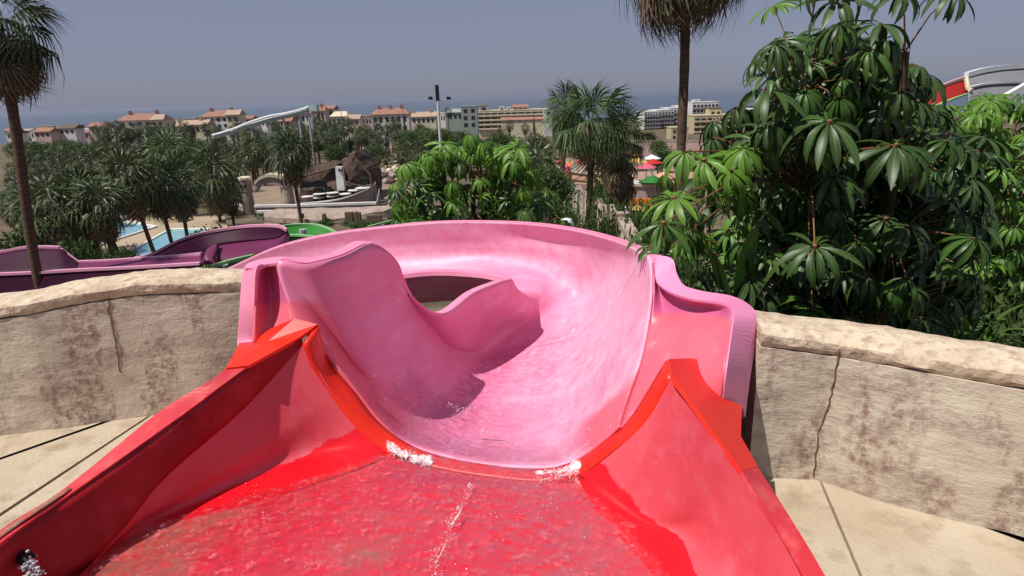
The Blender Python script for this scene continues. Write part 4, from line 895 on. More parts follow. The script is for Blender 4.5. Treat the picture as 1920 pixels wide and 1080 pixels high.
# front palms whose trunks stand round the pools
for px, py, y, cr, lab in ((240, 335, 44, 2.6, 'palm whose dark trunk crosses the first pool'), (292, 345, 47, 2.4, 'palm with its trunk between the two pools'), (335, 350, 50, 2.3, 'palm whose trunk crosses the far end of the second pool'),
                       (155, 372, 36, 2.2, 'palm with thick trunk left of the pools'), (185, 385, 34, 1.8, 'short palm beside the lifeguard chair'), (545, 290, 50, 2.2, 'lone palm with long bare trunk in front of the arch'),
                       (95, 390, 34, 2.2, 'brownish palm near the left edge behind the purple slide'), (400, 330, 60, 3.2, 'broad palm at the right end of the near grove'), (320, 290, 64, 3.0, 'tall palm in the middle of the near grove')):
    palm_px(px, py, y, cr, lab, 'palms around the pools', lean=rk.uniform(-.4, .4) - .6 * (px < 300))
used_ = []
for k in range(135):
    for _ in range(40):
        px = rk.uniform(15, 455); py = rk.uniform(262 + (1 - px / 455) * 15, 402)
        if all(abs(px - a_) > 13 or abs(py - b_) > 11 for a_, b_ in used_): break
    used_.append((px, py)); d = 40 + (402 - py) / 140 * 110
    if py > 370 and px > 200: continue
    palm_px(px, py, d, rk.uniform(1.35, 2.3), 'fan palm in the dense grove on the left of the park', 'palms of the left grove', d > 90)
for k in range(150):
    px = rk.uniform(430, 800) if k < 100 else rk.uniform(180, 700); py = rk.uniform(226, 292) if k < 100 else rk.uniform(236, 258); d = 125 + (285 - py) * 2.4
    if 560 < px < 740 and py > 262: continue
    palm_px(px, py, d, rk.uniform(2.2, 3.0), 'distant slender palm in front of the town houses', 'far palms between the park and the town', True, .22)
for k, (px, py, d) in enumerate(((955,235,190),(985,240,200),(1000,262,120),(1020,285,80),(1190,240,150),(1160,310,60),(940,255,150),(1012,320,50),(1210,262,140),(840,210,260),(870,262,120),(1332,245,130),(760,262,150),(1000,300,70))):
    palm_px(px, py, d, rk.uniform(1.8, 2.6), 'small palm right of the lamp mast among the hotels', 'palms in front of the hotels', True, .2)
# broadleaf trees and shrubs across the slope
def tree_px(px, py, y, r, label, group, mt, seed=1, kind='tree'):
    c = PY(px, py, y); g = T(y); h = r * 1.5; tr_ = max(.2, c.z - g - h); shrub(Vector((c.x, y, g)), r, h, label, group, kind, seed, mt, 'broadleaf_tree', 'tree', tr_)
for k in range(60):
    px = rk.uniform(20, 720); py = rk.uniform(254, 274) + max(0, 1 - px / 520) * 8; d = 150 + rk.uniform(0, 120); tree_px(px, py, d, rk.uniform(2.4, 3.8), 'rounded dark tree in the belt behind the palm grove', 'trees behind the left grove', BUSH, 1 + k % 3)
for k in range(20):
    px = 742 + k * 6.4 + rk.uniform(-6, 6); d = rk.uniform(150, 200); tree_px(px, rk.uniform(238, 250), d, rk.uniform(2.4, 3.6), 'dark tree below the tiled houses by the lamp mast', 'trees round the lamp mast', BUSHD, 1 + k % 3)
for k in range(26):
    px = rk.uniform(850, 1240); d = rk.uniform(90, 210); tree_px(px, rk.uniform(244, 268), d, rk.uniform(1.7, 3.0), 'dusty tree on the slope below the hotels', 'trees below the hotels', rk.choice((BUSH, BUSHD)), 1 + k % 3)
for k in range(14):
    px = rk.uniform(990, 1042); d = rk.uniform(16, 40); tree_px(px, rk.uniform(290, 380), d, rk.uniform(.8, 1.4), 'brownish shrub between the round tree and the centre palm', 'shrubs left of the fenced path', BUSHD, 1 + k % 3)
for k in range(36):
    px = rk.uniform(1090, 1300); py = rk.uniform(345, 520); d = float(np.interp(py, [330, 360, 400, 440, 520], [50, 34, 20, 13, 7])) * rk.uniform(.9, 1.1)
    if (1140 < px < 1260 and py < 400) or px < 1128: continue
    p = PY(px, py, d); p.z = T(d); shrub(p, .045 * d * rk.uniform(.7, 1.2), max(.6, (PY(px, py - 14, d).z - p.z) * 1.1), 'shrub on the bank between the fenced path and the orange slide', 'shrubs on the right bank', 'tree', 1 + k % 3, rk.choice((BUSH, BUSHD, LEAFM)))
for px, py, y, r in ((218, 470, 30, 1.1), (480, 425, 26, .9), (455, 430, 28, 1.0), (520, 432, 24, .8), (140, 450, 30, 1.3), (240, 470, 28, .7), (60, 430, 34, 1.8), (20, 440, 33, 1.8), (100, 430, 36, 1.6), (420, 425, 30, 1.4), (390, 430, 33, 1.2)):
    p = PY(px, py, y); p.z = T(y); shrub(p, r, max(.5, PY(px, py - 12, y).z - p.z), 'low shrub beside the pools and the purple slide', 'shrubs near the pools', 'tree', 1, rk.choice((BUSH, BUSHD)))
for k in range(40):
    px = rk.uniform(445, 760); py = rk.uniform(402, 436); p = G(px, py); d = p.y
    shrub(p, rk.uniform(.5, 1.1), rk.uniform(.5, 1.3), 'bank plant', 'plants on the bank below the village', 'small', 1 + k % 3, rk.choice((BUSH, BUSHD, BUSHD)))
for px, py, y in ((515, 450, 9.5), (495, 462, 9.0), (478, 475, 8.6), (448, 490, 8.3), (330, 492, 9), (360, 488, 9), (310, 497, 8.8)):
    p = PY(px, py, y); p.z = T(y); shrub(p, .26, PY(px, py - 12, y).z - p.z, 'weedy bush growing up over the edge of the purple slide', 'weeds by the purple slide', 'fine', 2, BUSHD)
# ------------------------------------------------------------------ purple and green slides below the left wall
def rel(e, pts): return [Vector(p) - e.location for p in pts]
def sheet(name, rows, e, mt, n=40, k=6, th=.03, smooth=True):
    v, f, _ = gmesh(grid(rows, k, n)); o = part(name, v, f, mt, e, smooth); solid(o, th, 0); return o
def rimbar(name, pts, e, mt, wy=.09, h=.05, n=50):
    P = [Vector(crom([np.array(p) for p in pts], t / n * (len(pts) - 1))) for t in range(n + 1)]; m = MB(); v = []; f = []
    for p in P: v += [p + Vector((0, -wy / 2, 0)), p + Vector((0, wy / 2, 0)), p + Vector((0, wy / 2, h)), p + Vector((0, -wy / 2, h))]
    for i in range(len(P) - 1):
        for k in range(4): f.append((i * 4 + k, i * 4 + (k + 1) % 4, (i + 1) * 4 + (k + 1) % 4, (i + 1) * 4 + k))
    f += [(3, 2, 1, 0), tuple(len(P) * 4 - 4 + k for k in range(4))]; m.add(v, f); return m.part(name, mt, e)
def pts(l): return [PY(*a) for a in l]
ps = empty('water_slide', (-6, 12, T(12)), 'long purple flume with a raised bank, winding below the left wall', 'water slide')
tl = pts([(-140,482,12.9),(-60,477,12.9),(0,474,13),(40,467,13),(77,465,13),(113,466,13),(130,479,12.95),(150,494,12.9)]); bl_ = pts([(-140,520,12.3),(-60,518,12.3),(0,514,12.3),(40,513,12.3),(77,512,12.3),(113,510,12.3),(130,510,12.3),(150,509,12.3)])
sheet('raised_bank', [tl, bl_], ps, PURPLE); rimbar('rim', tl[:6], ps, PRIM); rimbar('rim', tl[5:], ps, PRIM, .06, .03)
tl = pts([(146,493,12.9),(200,491,12.9),(257,487,12.9),(320,483,12.6),(378,478,12.2)]); bl_ = pts([(146,508,12.3),(200,506,12.3),(257,502,12.3),(320,499,12.1),(378,495,11.8)])
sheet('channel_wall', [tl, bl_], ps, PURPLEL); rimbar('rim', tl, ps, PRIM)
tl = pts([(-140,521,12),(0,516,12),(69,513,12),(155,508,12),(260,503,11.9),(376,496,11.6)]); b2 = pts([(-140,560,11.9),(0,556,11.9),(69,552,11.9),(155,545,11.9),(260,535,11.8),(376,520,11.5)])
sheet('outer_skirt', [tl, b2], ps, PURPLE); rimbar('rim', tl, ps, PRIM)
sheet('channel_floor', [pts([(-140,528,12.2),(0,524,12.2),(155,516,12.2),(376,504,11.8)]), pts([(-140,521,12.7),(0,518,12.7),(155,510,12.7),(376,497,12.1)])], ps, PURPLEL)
fr_ = pts([(252,487,13.0),(283,480,13.3),(337,453,14),(384,439,14.5),(447,428,14.6),(494,425,14.2),(525,427,13.6),(538,434,13.0)])
fb_ = pts([(252,502,12.7),(290,502,12.9),(345,500,13.4),(390,490,13.8),(447,478,13.9),(494,470,13.6),(525,462,13.2),(540,458,12.8)])
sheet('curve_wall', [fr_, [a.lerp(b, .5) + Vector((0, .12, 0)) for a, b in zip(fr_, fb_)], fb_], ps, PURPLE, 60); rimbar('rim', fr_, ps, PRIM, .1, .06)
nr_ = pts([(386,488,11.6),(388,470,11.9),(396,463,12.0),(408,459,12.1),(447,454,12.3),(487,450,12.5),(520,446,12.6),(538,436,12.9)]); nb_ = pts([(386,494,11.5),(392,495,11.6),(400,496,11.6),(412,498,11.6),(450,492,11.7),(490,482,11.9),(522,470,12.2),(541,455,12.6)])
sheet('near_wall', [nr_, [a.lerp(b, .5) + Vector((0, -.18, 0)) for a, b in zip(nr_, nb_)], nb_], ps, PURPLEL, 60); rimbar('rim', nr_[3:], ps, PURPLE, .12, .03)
m = MB(); a0, a1 = PY(409, 459, 11.95), PY(412, 497, 11.5); m.tube([a0, a0.lerp(a1, .5) + Vector((0, -.22, 0)), a1], .035, 6); m.part('joint_flange', PURPLE, ps, True)
for px, y in ((30, 12.4), (200, 12.4), (330, 12.2), (450, 13), (520, 13)):
    c = PY(px, 520, y); m = MB(); m.tube([(c.x, y, T(y) - .3), (c.x, y, c.z)], .08, 8); m.part('support_post', METAL, ps)
gs = empty('water_slide', (PY(580, 440, 17).x, 17, T(17)), 'bright green flume arcing behind the tip of the purple one', 'water slide')
gr_ = pts([(520,428,17),(545,424,17.4),(587,423,17.6),(612,429,17.3),(633,440,16.6)]); gb_ = pts([(520,452,16.6),(545,450,16.9),(587,450,17.0),(612,452,16.8),(635,455,16.2)])
sheet('curve_wall', [gr_, gb_], gs, GREENS); rimbar('rim', gr_, gs, GRIM, .1, .06); g2 = pts([(530,443,15.6),(560,443,15.6),(590,446,15.5),(620,452,15.4)])
rimbar('rim', g2, gs, GRIM, .1, .05); sheet('near_wall', [g2, [p + Vector((0, 0, -.5)) for p in g2]], gs, GREENS)
m = MB(); m.tube([(gs.location.x, 16.5, T(17)), (gs.location.x, 16.5, g2[1].z)], .1, 8); m.part('support_post', METAL, gs)
gs = empty('water_slide', (PY(430, 500, 9.5).x, 9.5, T(9.5)), 'green flume edge between the pink rim and the purple tube', 'water slide')
g3 = pts([(398,502,9.4),(418,496,9.7),(445,489,10),(475,482,10.4)]); rimbar('rim', g3, gs, GRIM, .12, .05); sheet('near_wall', [g3, [p + Vector((0, -.1, -.28)) for p in g3]], gs, GREENS)
m = MB(); m.tube([(g3[1].x, 9.7, T(9.7)), (g3[1].x, 9.7, g3[1].z)], .08, 8); m.part('support_post', METAL, gs)
gs = empty('water_slide', (PY(730, 425, 20).x, 20, T(20)), 'thin green flume edge running up behind the round tree', 'water slide')
g4 = pts([(690,428,20),(715,421,20.4),(740,415,21),(775,408,22)]); rimbar('rim', g4, gs, GRIM, .14, .07); sheet('near_wall', [g4, [p + Vector((0, 0, -.45)) for p in g4]], gs, GREENS)
m = MB(); m.tube([(g4[1].x, 20.4, T(20.4)), (g4[1].x, 20.4, g4[1].z)], .1, 8); m.part('support_post', METAL, gs)
# ------------------------------------------------------------------ pools and paving
pz = -10.9
def padpoly(name, px, z, mt, label, cat=None, kind=None, h=1.0, group=None, parent=None):
    m = MB(); m.prism([PZ(a, b, z - h) + Vector() for a, b in [(p[0], p[1]) for p in px]], (0, 0, h)) if False else m.prism([Vector((q.x, q.y, z - h)) for q in [PZ(a, b, z) for a, b in px]], (0, 0, h))
    if parent is not None: return m.part(name, mt, parent)
    return top(name, m, mt, label, cat, group, kind)
padpoly('pool_terrace', [(130,480),(150,425),(235,402),(420,402),(440,470),(300,520)], pz, SAND, 'sandy paved terrace round the two pools', None, 'structure', 1.5)
def pool(outline, lab, k):
    c = PZ(outline[0][0], outline[0][1], pz); e = empty('pool', c, lab, 'pool', 'swimming pools of the park')
    q = [PZ(a, b, pz) for a, b in outline]; n_ = len(q); cen = sum(q, Vector()) / n_; inn = [p.lerp(cen, .10) for p in q]; m = MB(); V = []; F = []
    for p in q: V.append(p + Vector((0, 0, .02)))
    for p in q: V.append(p + Vector((0, 0, .14)))
    for p in inn: V.append(p + Vector((0, 0, .14)))
    for p in inn: V.append(p + Vector((0, 0, -.25)))
    for i in range(n_):
        j = (i + 1) % n_
        for r_ in range(3): F.append((r_ * n_ + i, r_ * n_ + j, (r_ + 1) * n_ + j, (r_ + 1) * n_ + i))
    m.add(V, F); m.part('coping', COPING, e)
    m = MB(); m.add([p + Vector((0, 0, .03)) for p in inn], [tuple(range(n_))]); o = m.part('water', POOLW, e)
pool([(150,464),(160,440),(205,427),(240,417),(252,417),(296,426),(250,441),(200,457),(165,470)], 'turquoise pool farther left with white rim behind dark palm trunks', 0)
pool([(236,478),(262,462),(303,439),(322,430),(392,430),(405,455),(300,500)], 'second pool with white rim tucked behind the purple curve', 1)
lc = empty('lifeguard_chair', PZ(197, 476, pz), 'white ladder like lifeguard chair at the edge of the first pool', 'lifeguard chair')
m = MB(); c = lc.location
for sx in (-.35, .35):
    for sy in (-.3, .3): m = MB(); m.tube([c + Vector((sx * 1.3, sy * 1.3, 0)), c + Vector((sx, sy, 1.6))], .06, 5); m.part('leg', WHITEP, lc)
m = MB(); m.box(c + Vector((0, 0, 1.6)), (.8, .7, .1)); m.part('seat', WHITEP, lc); m = MB(); m.box(c + Vector((0, .3, 2.0)), (.8, .08, .8)); m.part('backrest', BLACK, lc)
for px, py, w_, lab in ((285, 409, 1.6, 'left'), (318, 413, 2.4, 'right')):
    p = PZ(px, py + 3, pz); e = empty('kiosk', p, 'small cream hut behind the pools, the %s one of the pair' % lab, 'hut'); m = MB(); m.box(p + Vector((0, 0, .55)), (w_, 1.4, 1.1)); m.part('wall', CREAM, e); m = MB(); m.box(p + Vector((0, 0, 1.16)), (w_ + .3, 1.7, .12)); m.part('roof', WHITE, e)
for (x0, y0, x1, y1, lab) in ((205,392,270,387,'pale low wall above the first pool'), (430,388,460,396,'white low wall leading to the round gate tower')):
    a_, b_ = G(x0, y0), G(x1, y1); e = empty('low_wall', a_, lab, 'wall'); m = MB(); d = b_ - a_; m.prism([a_ + Vector((0, 0, -1)), b_ + Vector((0, 0, -1)), b_ + Vector((0, 0, .5)), a_ + Vector((0, 0, .5))], (.05, .4, 0)); m.part('wall_body', STONE, e)
    m = MB(); m.prism([a_ + Vector((-.05, -.08, .5)), b_ + Vector((.05, -.08, .5)), b_ + Vector((.05, -.08, .72)), a_ + Vector((-.05, -.08, .72))], (.05, .55, 0)); m.part('cap', WHITE, e)
# ------------------------------------------------------------------ the rock village: gate, restaurant, terrace
gz = -13.6; Yg = 78.
padpoly('village_ground', [(470,420),(470,350),(560,343),(700,343),(790,352),(790,420)], gz - .1, flat('trodden earth', (.30, .225, .16), .95, (.22, .16, .115), .25), 'beige paved ground of the rock village', None, 'structure', 2.2)
gate = empty('gateway', PY(505, 395, Yg), 'stone gateway with two round towers joined by a flat arch', 'gateway')
def ztop(px, py, y): return PY(px, py, y).z
for x0, x1, yt, yb in ((455, 476, 331, 415), (531, 552, 327, 402)):
    c = PY((x0 + x1) / 2, 380, Yg); r_ = (x1 - x0) / 2 / FPX * Yg * 1.05; zt = ztop(x0, yt, Yg); zb = ztop(x0, yb, Yg); m = MB(); v = []; 
    zz = [zb, zb + (zt - zb) * .25, zb + (zt - zb) * .5, zb + (zt - zb) * .66, zb + (zt - zb) * .68, zb + (zt - zb) * .93]; rr = [1.1, .98, .92, .9, 1.0, .98]
    m.tube([(c.x + random.uniform(-.05, .05), Yg, z) for z in zz], [r_ * k for k in rr], 14); o = m.part('tower', STONE, gate, False)
    m = MB(); m.tube([(c.x, Yg, zz[-1]), (c.x, Yg, zt - .12), (c.x, Yg, zt)], [r_ * 1.12, r_ * 1.12, r_ * .8], 14); m.part('tower_cap', CREAM, gate)
    for dx in (-.35, .3): m = MB(); m.box((c.x + dx * r_, Yg - r_ * .93, zb + (zt - zb) * .8), (r_ * .28, .25, r_ * .5)); m.part('window', BLACK, gate)
arc_t = [(476,343),(485,334),(496,329),(506,328),(518,330),(531,334)]; arc_b = [(531,352),(518,347),(506,345),(496,345),(484,350),(476,362)]
m = MB(); m.prism([PY(a, b, Yg - .6) for a, b in arc_t + arc_b], (0, 1.4, 0)); m.part('arch', STONE, gate)
m = MB(); 
for i in range(len(arc_t) - 1):
    a_, b_ = PY(*arc_t[i], Yg - .8), PY(*arc_t[i + 1], Yg - .8); m.prism([a_ + Vector((0, 0, -.25)), b_ + Vector((0, 0, -.25)), b_ + Vector((0, 0, .1)), a_ + Vector((0, 0, .1))], (0, 1.8, 0))
m.part('arch_cap', CREAM, gate)
m = MB(); m.prism([PY(a, b, Yg - .3) for a, b in ((526, 335), (534, 335), (534, 388), (526, 388))], (0, 1, 0)); m.part('door_jamb', CREAM, gate)
# restaurant in artificial rock
Yr = 88.; rb_ = empty('rock_building', PY(630, 380, Yr), 'dark brown artificial rock restaurant with a pale tower and low curved roofs', 'building')
def rocky(name, outl, y, depth, mt, e, amp=.5, seed=0):
    P = [PY(a, b, y) for a, b in outl]; n_ = len(P); c = sum(P, Vector()) / n_; V = []; F = []; R_ = 5
    dense = []
    for i in range(n_):
        for k in range(5): dense.append(P[i].lerp(P[(i + 1) % n_], k / 5))
    N = len(dense)
    for r_ in range(R_ + 1):                                 # front face rings then back over the roof
        for p in dense:
            q = c.lerp(p, [.0, .35, .7, .93, 1, .9][r_]); q.y = y + [-.9, -.7, -.35, .2, depth * .5, depth][r_] if r_ else y - .9
            nz_ = mnoise.noise_vector(q * .45 + Vector((seed, 0, 0))) * amp + mnoise.noise_vector(q * 1.6) * amp * .35; V.append(q + nz_ * (1 if r_ < 5 else .4))
    for r_ in range(R_):
        for i in range(N): F.append((r_ * N + i, r_ * N + (i + 1) % N, (r_ + 1) * N + (i + 1) % N, (r_ + 1) * N + i))
    return part(name, V, F, mt, e)
rocky('roof', [(560,392),(557,335),(570,318),(592,308),(612,312),(635,306),(645,330),(645,392)], Yr, 9, THATCH, rb_, .45)
rocky('roof', [(628,392),(632,312),(648,293),(658,287),(668,298),(684,316),(696,335),(698,366),(690,392)], Yr + 1.5, 9, THATCH, rb_, .5, 4)
rocky('wall', [(552,392),(556,352),(590,345),(635,340),(660,350),(694,352),(700,375),(696,392)], Yr - 1.6, 5, THATCH, rb_, .3, 8)
m = MB(); c = PY(638, 330, Yr - 2.4); m.box((c.x, Yr - 2.4, (ztop(638, 309, Yr) + ztop(638, 352, Yr)) / 2), (1.05, 1.0, ztop(638, 309, Yr) - ztop(638, 352, Yr)), 0, .86); m.part('tower', WHITE, rb_)
for px, py, w_, h_ in ((572, 346, 1.2, .8), (586, 345, .9, .7), (602, 344, 1.4, .9), (664, 352, .8, .7), (682, 340, .7, .9), (615, 356, .8, .8), (597, 357, 1.1, .6)):
    c = PY(px, py, Yr - 3.1); m = MB(); m.box(c, (w_, .9, h_)); m.part('window', BLACK, rb_)
for px in (636, 641): c = PY(px, 319, Yr - 2.95); m = MB(); m.box(c, (.16, .2, .35)); m.part('tower_window', BLACK, rb_)
for k, (a0, b0, a1, b1) in enumerate(((560, 334, 588, 325), (588, 325, 634, 312), (662, 290, 694, 328), (694, 328, 700, 360))):
    m = MB(); m.tube([PY(a0, b0, Yr - 1.2), PY(a1, b1, Yr - 1.2)], .14, 6); m.part('roof_edge', GAP, rb_)
# terrace with white tables
rk0 = random.Random(66)
tw = empty('terrace_wall', PY(630, 385, 83), 'curved terrace wall with a white cap in front of the rock restaurant', 'wall')
cl_ = [(556,384,81),(590,381,80.8),(630,376,80.6),(660,368,81),(685,358,82),(700,349,84),(704,343,86)]; P = pts(cl_)
m = MB()
for i in range(len(P) - 1): a_, b_ = P[i], P[i + 1]; m.prism([Vector((a_.x, a_.y, gz - 1)), Vector((b_.x, b_.y, gz - 1)), b_, a_], (0, .35, 0))
m.part('wall_body', STONE, tw); rimbar('cap', P, tw, WHITE, .5, .16, 30)
for k, (px, py) in enumerate(((577,369),(599,364),(598,371),(623,362),(624,368),(648,364),(666,357),(680,353))):
    p = PY(px, py, 84); e = empty('terrace_table', Vector((p.x, 84, p.z - .75)), ['white round table at the left end of the terrace', 'white round table, back one of the second pair', 'white round table, front one of the second pair', 'white round table, back one below the pale tower', 'white round table, front one below the pale tower', 'white round table right of the pale tower', 'white long table where the terrace bends up', 'white long table at the right end of the terrace'][k], 'table', 'white tables on the restaurant terrace')
    m = MB(); m.tube([(p.x, 84, p.z - .75), (p.x, 84, p.z)], .06, 5); m.part('leg', METAL, e); m = MB(); m.tube([(p.x, 84, p.z), (p.x, 84, p.z + .08)], .85 if k < 6 else 1.0, 14); m.part('tabletop', WHITE, e)
for k, (l_, y, lab) in enumerate((([(477,389),(560,388),(640,385),(706,383),(711,358)], 76, 'upper low wall with white cap below the terrace'), ([(482,400),(560,398),(650,395),(727,392),(730,379)], 72, 'lower low wall with white cap in front of the village'))):
    P = [PY(a_, b_, y + (6 if i == len(l_) - 1 else 0)) for i, (a_, b_) in enumerate(l_)]; e = empty('low_wall', Vector((P[0].x, P[0].y, gz - 1)), lab, 'wall'); m = MB()
    for i in range(len(P) - 1): a_, b_ = P[i], P[i + 1]; m.prism([Vector((a_.x, a_.y, gz - 1.5)), Vector((b_.x, b_.y, gz - 1.5)), b_, a_], (0, .3, 0))
    m.part('wall_body', STONE, e); m = MB()
    for i in range(len(P) - 1): a_, b_ = P[i], P[i + 1]; m.prism([a_ + Vector((0, -.1, 0)), b_ + Vector((0, -.1, 0)), b_ + Vector((0, -.1, .28)), a_ + Vector((0, -.1, .28))], (0, .55, 0))
    m.part('cap', WHITE, e)
rw = empty('retaining_wall', PY(600, 425, 64), 'rough beige bank wall with dark openings below the village', 'wall')
rocky('wall_body', [(480,432),(484,403),(560,402),(650,399),(730,396),(745,430)], 66, 4, STONE, rw, .35, 3)
for px, py, w_, h_ in ((655, 407, .8, 1.1), (668, 406, .35, 1.0), (674, 406, .25, .9), (702, 410, 1.5, .8), (565, 405, .4, .5), (722, 416, .35, .5), (608, 408, .3, .8)):
    m = MB(); m.box(PY(px, py, 64.8), (w_, .6, h_)); m.part('opening', GAP, rw)
for k, (x0, y0, x1, y1) in enumerate(((470, 318, 560, 312), (480, 306, 590, 300), (600, 296, 720, 290), (560, 284, 700, 279), (700, 312, 765, 306), (440, 300, 520, 295), (705, 330, 760, 326))):
    a_, b_ = G(x0, y0), G(x1, y1); e = empty('low_wall', a_, ['pale terrace wall just behind the arch', 'second terrace wall stepping up behind the arch', 'terrace wall above the restaurant roofs', 'upper terrace wall among the far palms', 'short terrace wall right of the rock restaurant', 'terrace wall left of the pinkish hut', 'lowest terrace wall beside the boulders'][k], 'wall', 'terrace walls of the rock village')
    m = MB(); m.prism([a_ + Vector((0, 0, -1)), b_ + Vector((0, 0, -1)), b_ + Vector((0, 0, .55)), a_ + Vector((0, 0, .55))], (.05, .4, 0)); m.part('wall_body', STONE, e)
    m = MB(); m.prism([a_ + Vector((-.05, -.08, .55)), b_ + Vector((.05, -.08, .55)), b_ + Vector((.05, -.08, .75)), a_ + Vector((-.05, -.08, .75))], (.05, .55, 0)); m.part('cap', CREAM, e)
for k in range(34):
    px = rk0.uniform(445, 735); py = rk0.uniform(272, 300); p = G(px, py + 26)
    if 575 < px < 690 and py > 284: continue
    palm(Vector((p.x, p.y, T(p.y))), 20 / FPX * p.y * rk0.uniform(.9, 1.3), rk0.uniform(1.3, 1.9), .16, 'village palm', 'palms among the village terraces', rt.choice(CMS))
# boulders and trunks on the bank behind the village
rk = random.Random(31)
for k in range(120):
    px = rk.uniform(692, 748) if k < 60 else rk.uniform(440, 760); py = rk.uniform(298, 348) if k < 60 else rk.uniform(268, 304); p = G(px, py); m = MB(); r_ = rk.uniform(.4, 1.1)
    vv = [p + Vector((q.x * r_ * rk.uniform(.7, 1.3), q.y * r_ * rk.uniform(.7, 1.3), q.z * r_ * .8 + r_ * .4)) for q in ico_v]; m.add(vv, ico_f)
    top('boulder', m, rk.choice((STONE, STONE, THATCH, CREAM)), 'boulder on the slope beside or behind the rock restaurant', 'boulder', 'boulders round the rock village')
for k, (px, py, w_, h_, mt, lab) in enumerate(((478, 290, 26, 24, PINKW, 'pinkish striped hut behind the arch'), (495, 292, 12, 20, CREAM, 'cream rock pillar beside the pinkish hut'), (720, 288, 20, 10, PINKW, 'low pinkish hut right of the rock village'), (742, 280, 12, 8, REDP, 'small red hut roof among the palms'), (570, 285, 30, 10, CREAM, 'pale hut behind the restaurant roof'), (645, 272, 34, 8, CREAM, 'low pale wall among the far palms'), (685, 285, 20, 10, WHITE, 'white hut between thin palm trunks'))):
    y = max(95., G(px, py + h_ / 2).y); p = PY(px, py, y); W_ = w_ / FPX * y; H_ = h_ / FPX * y; e = empty('hut', Vector((p.x, y, T(y))), lab, 'hut'); m = MB(); m.box((p.x, y, p.z), (W_, 3, H_)); m.part('wall', mt, e); m = MB(); m.box((p.x, y, p.z + H_ / 2 + .1), (W_ + .4, 3.4, .2)); m.part('roof', TILE2 if k != 3 else REDP, e)
    m = MB(); m.box((p.x, y, (p.z - H_ / 2 + T(y)) / 2), (W_ * .98, 2.9, max(.1, p.z - H_ / 2 - T(y)))); m.part('foundation', STONE, e)
    for s_ in (-.28, .05, .3): m = MB(); m.box((p.x + s_ * W_, y - 1.52, p.z - H_ * .1), (W_ * .1, .1, H_ * .6)); m.part('window', GLASS, e)
# ------------------------------------------------------------------ lamp mast
Ym = 62.; p = PY(825, 255, Ym); mast = empty('lamp_mast', Vector((p.x, Ym, T(Ym))), 'tall white mast with a black upright panel and two side lamps', 'mast')
m = MB(); m.tube([(p.x, Ym, T(Ym)), (p.x, Ym, PY(825, 188, Ym).z)], [.16, .13], 10); m.part('pole', WHITE, mast, True)
m = MB(); m.box((p.x + .02, Ym, (PY(825, 159, Ym).z + PY(825, 188, Ym).z) / 2), (.30, .3, PY(825, 159, Ym).z - PY(825, 188, Ym).z)); m.part('panel', BLACK, mast)
m = MB(); m.box((p.x - .2, Ym, (PY(825, 159, Ym).z + PY(825, 190, Ym).z) / 2), (.1, .26, PY(825, 160, Ym).z - PY(825, 190, Ym).z)); m.part('frame', METAL, mast)
for px in (807, 841):
    q = PY(px, 186, Ym); m = MB(); m.tube([(p.x, Ym, q.z - .1), (q.x, Ym, q.z)], .035, 5); m.part('arm', METAL, mast); m = MB(); m.tube([(q.x - .18, Ym, q.z), (q.x - .1, Ym, q.z + .12), (q.x + .12, Ym, q.z + .1), (q.x + .2, Ym, q.z - .05)], [.06, .15, .15, .06], 8); m.part('lamp', BLACK, mast)
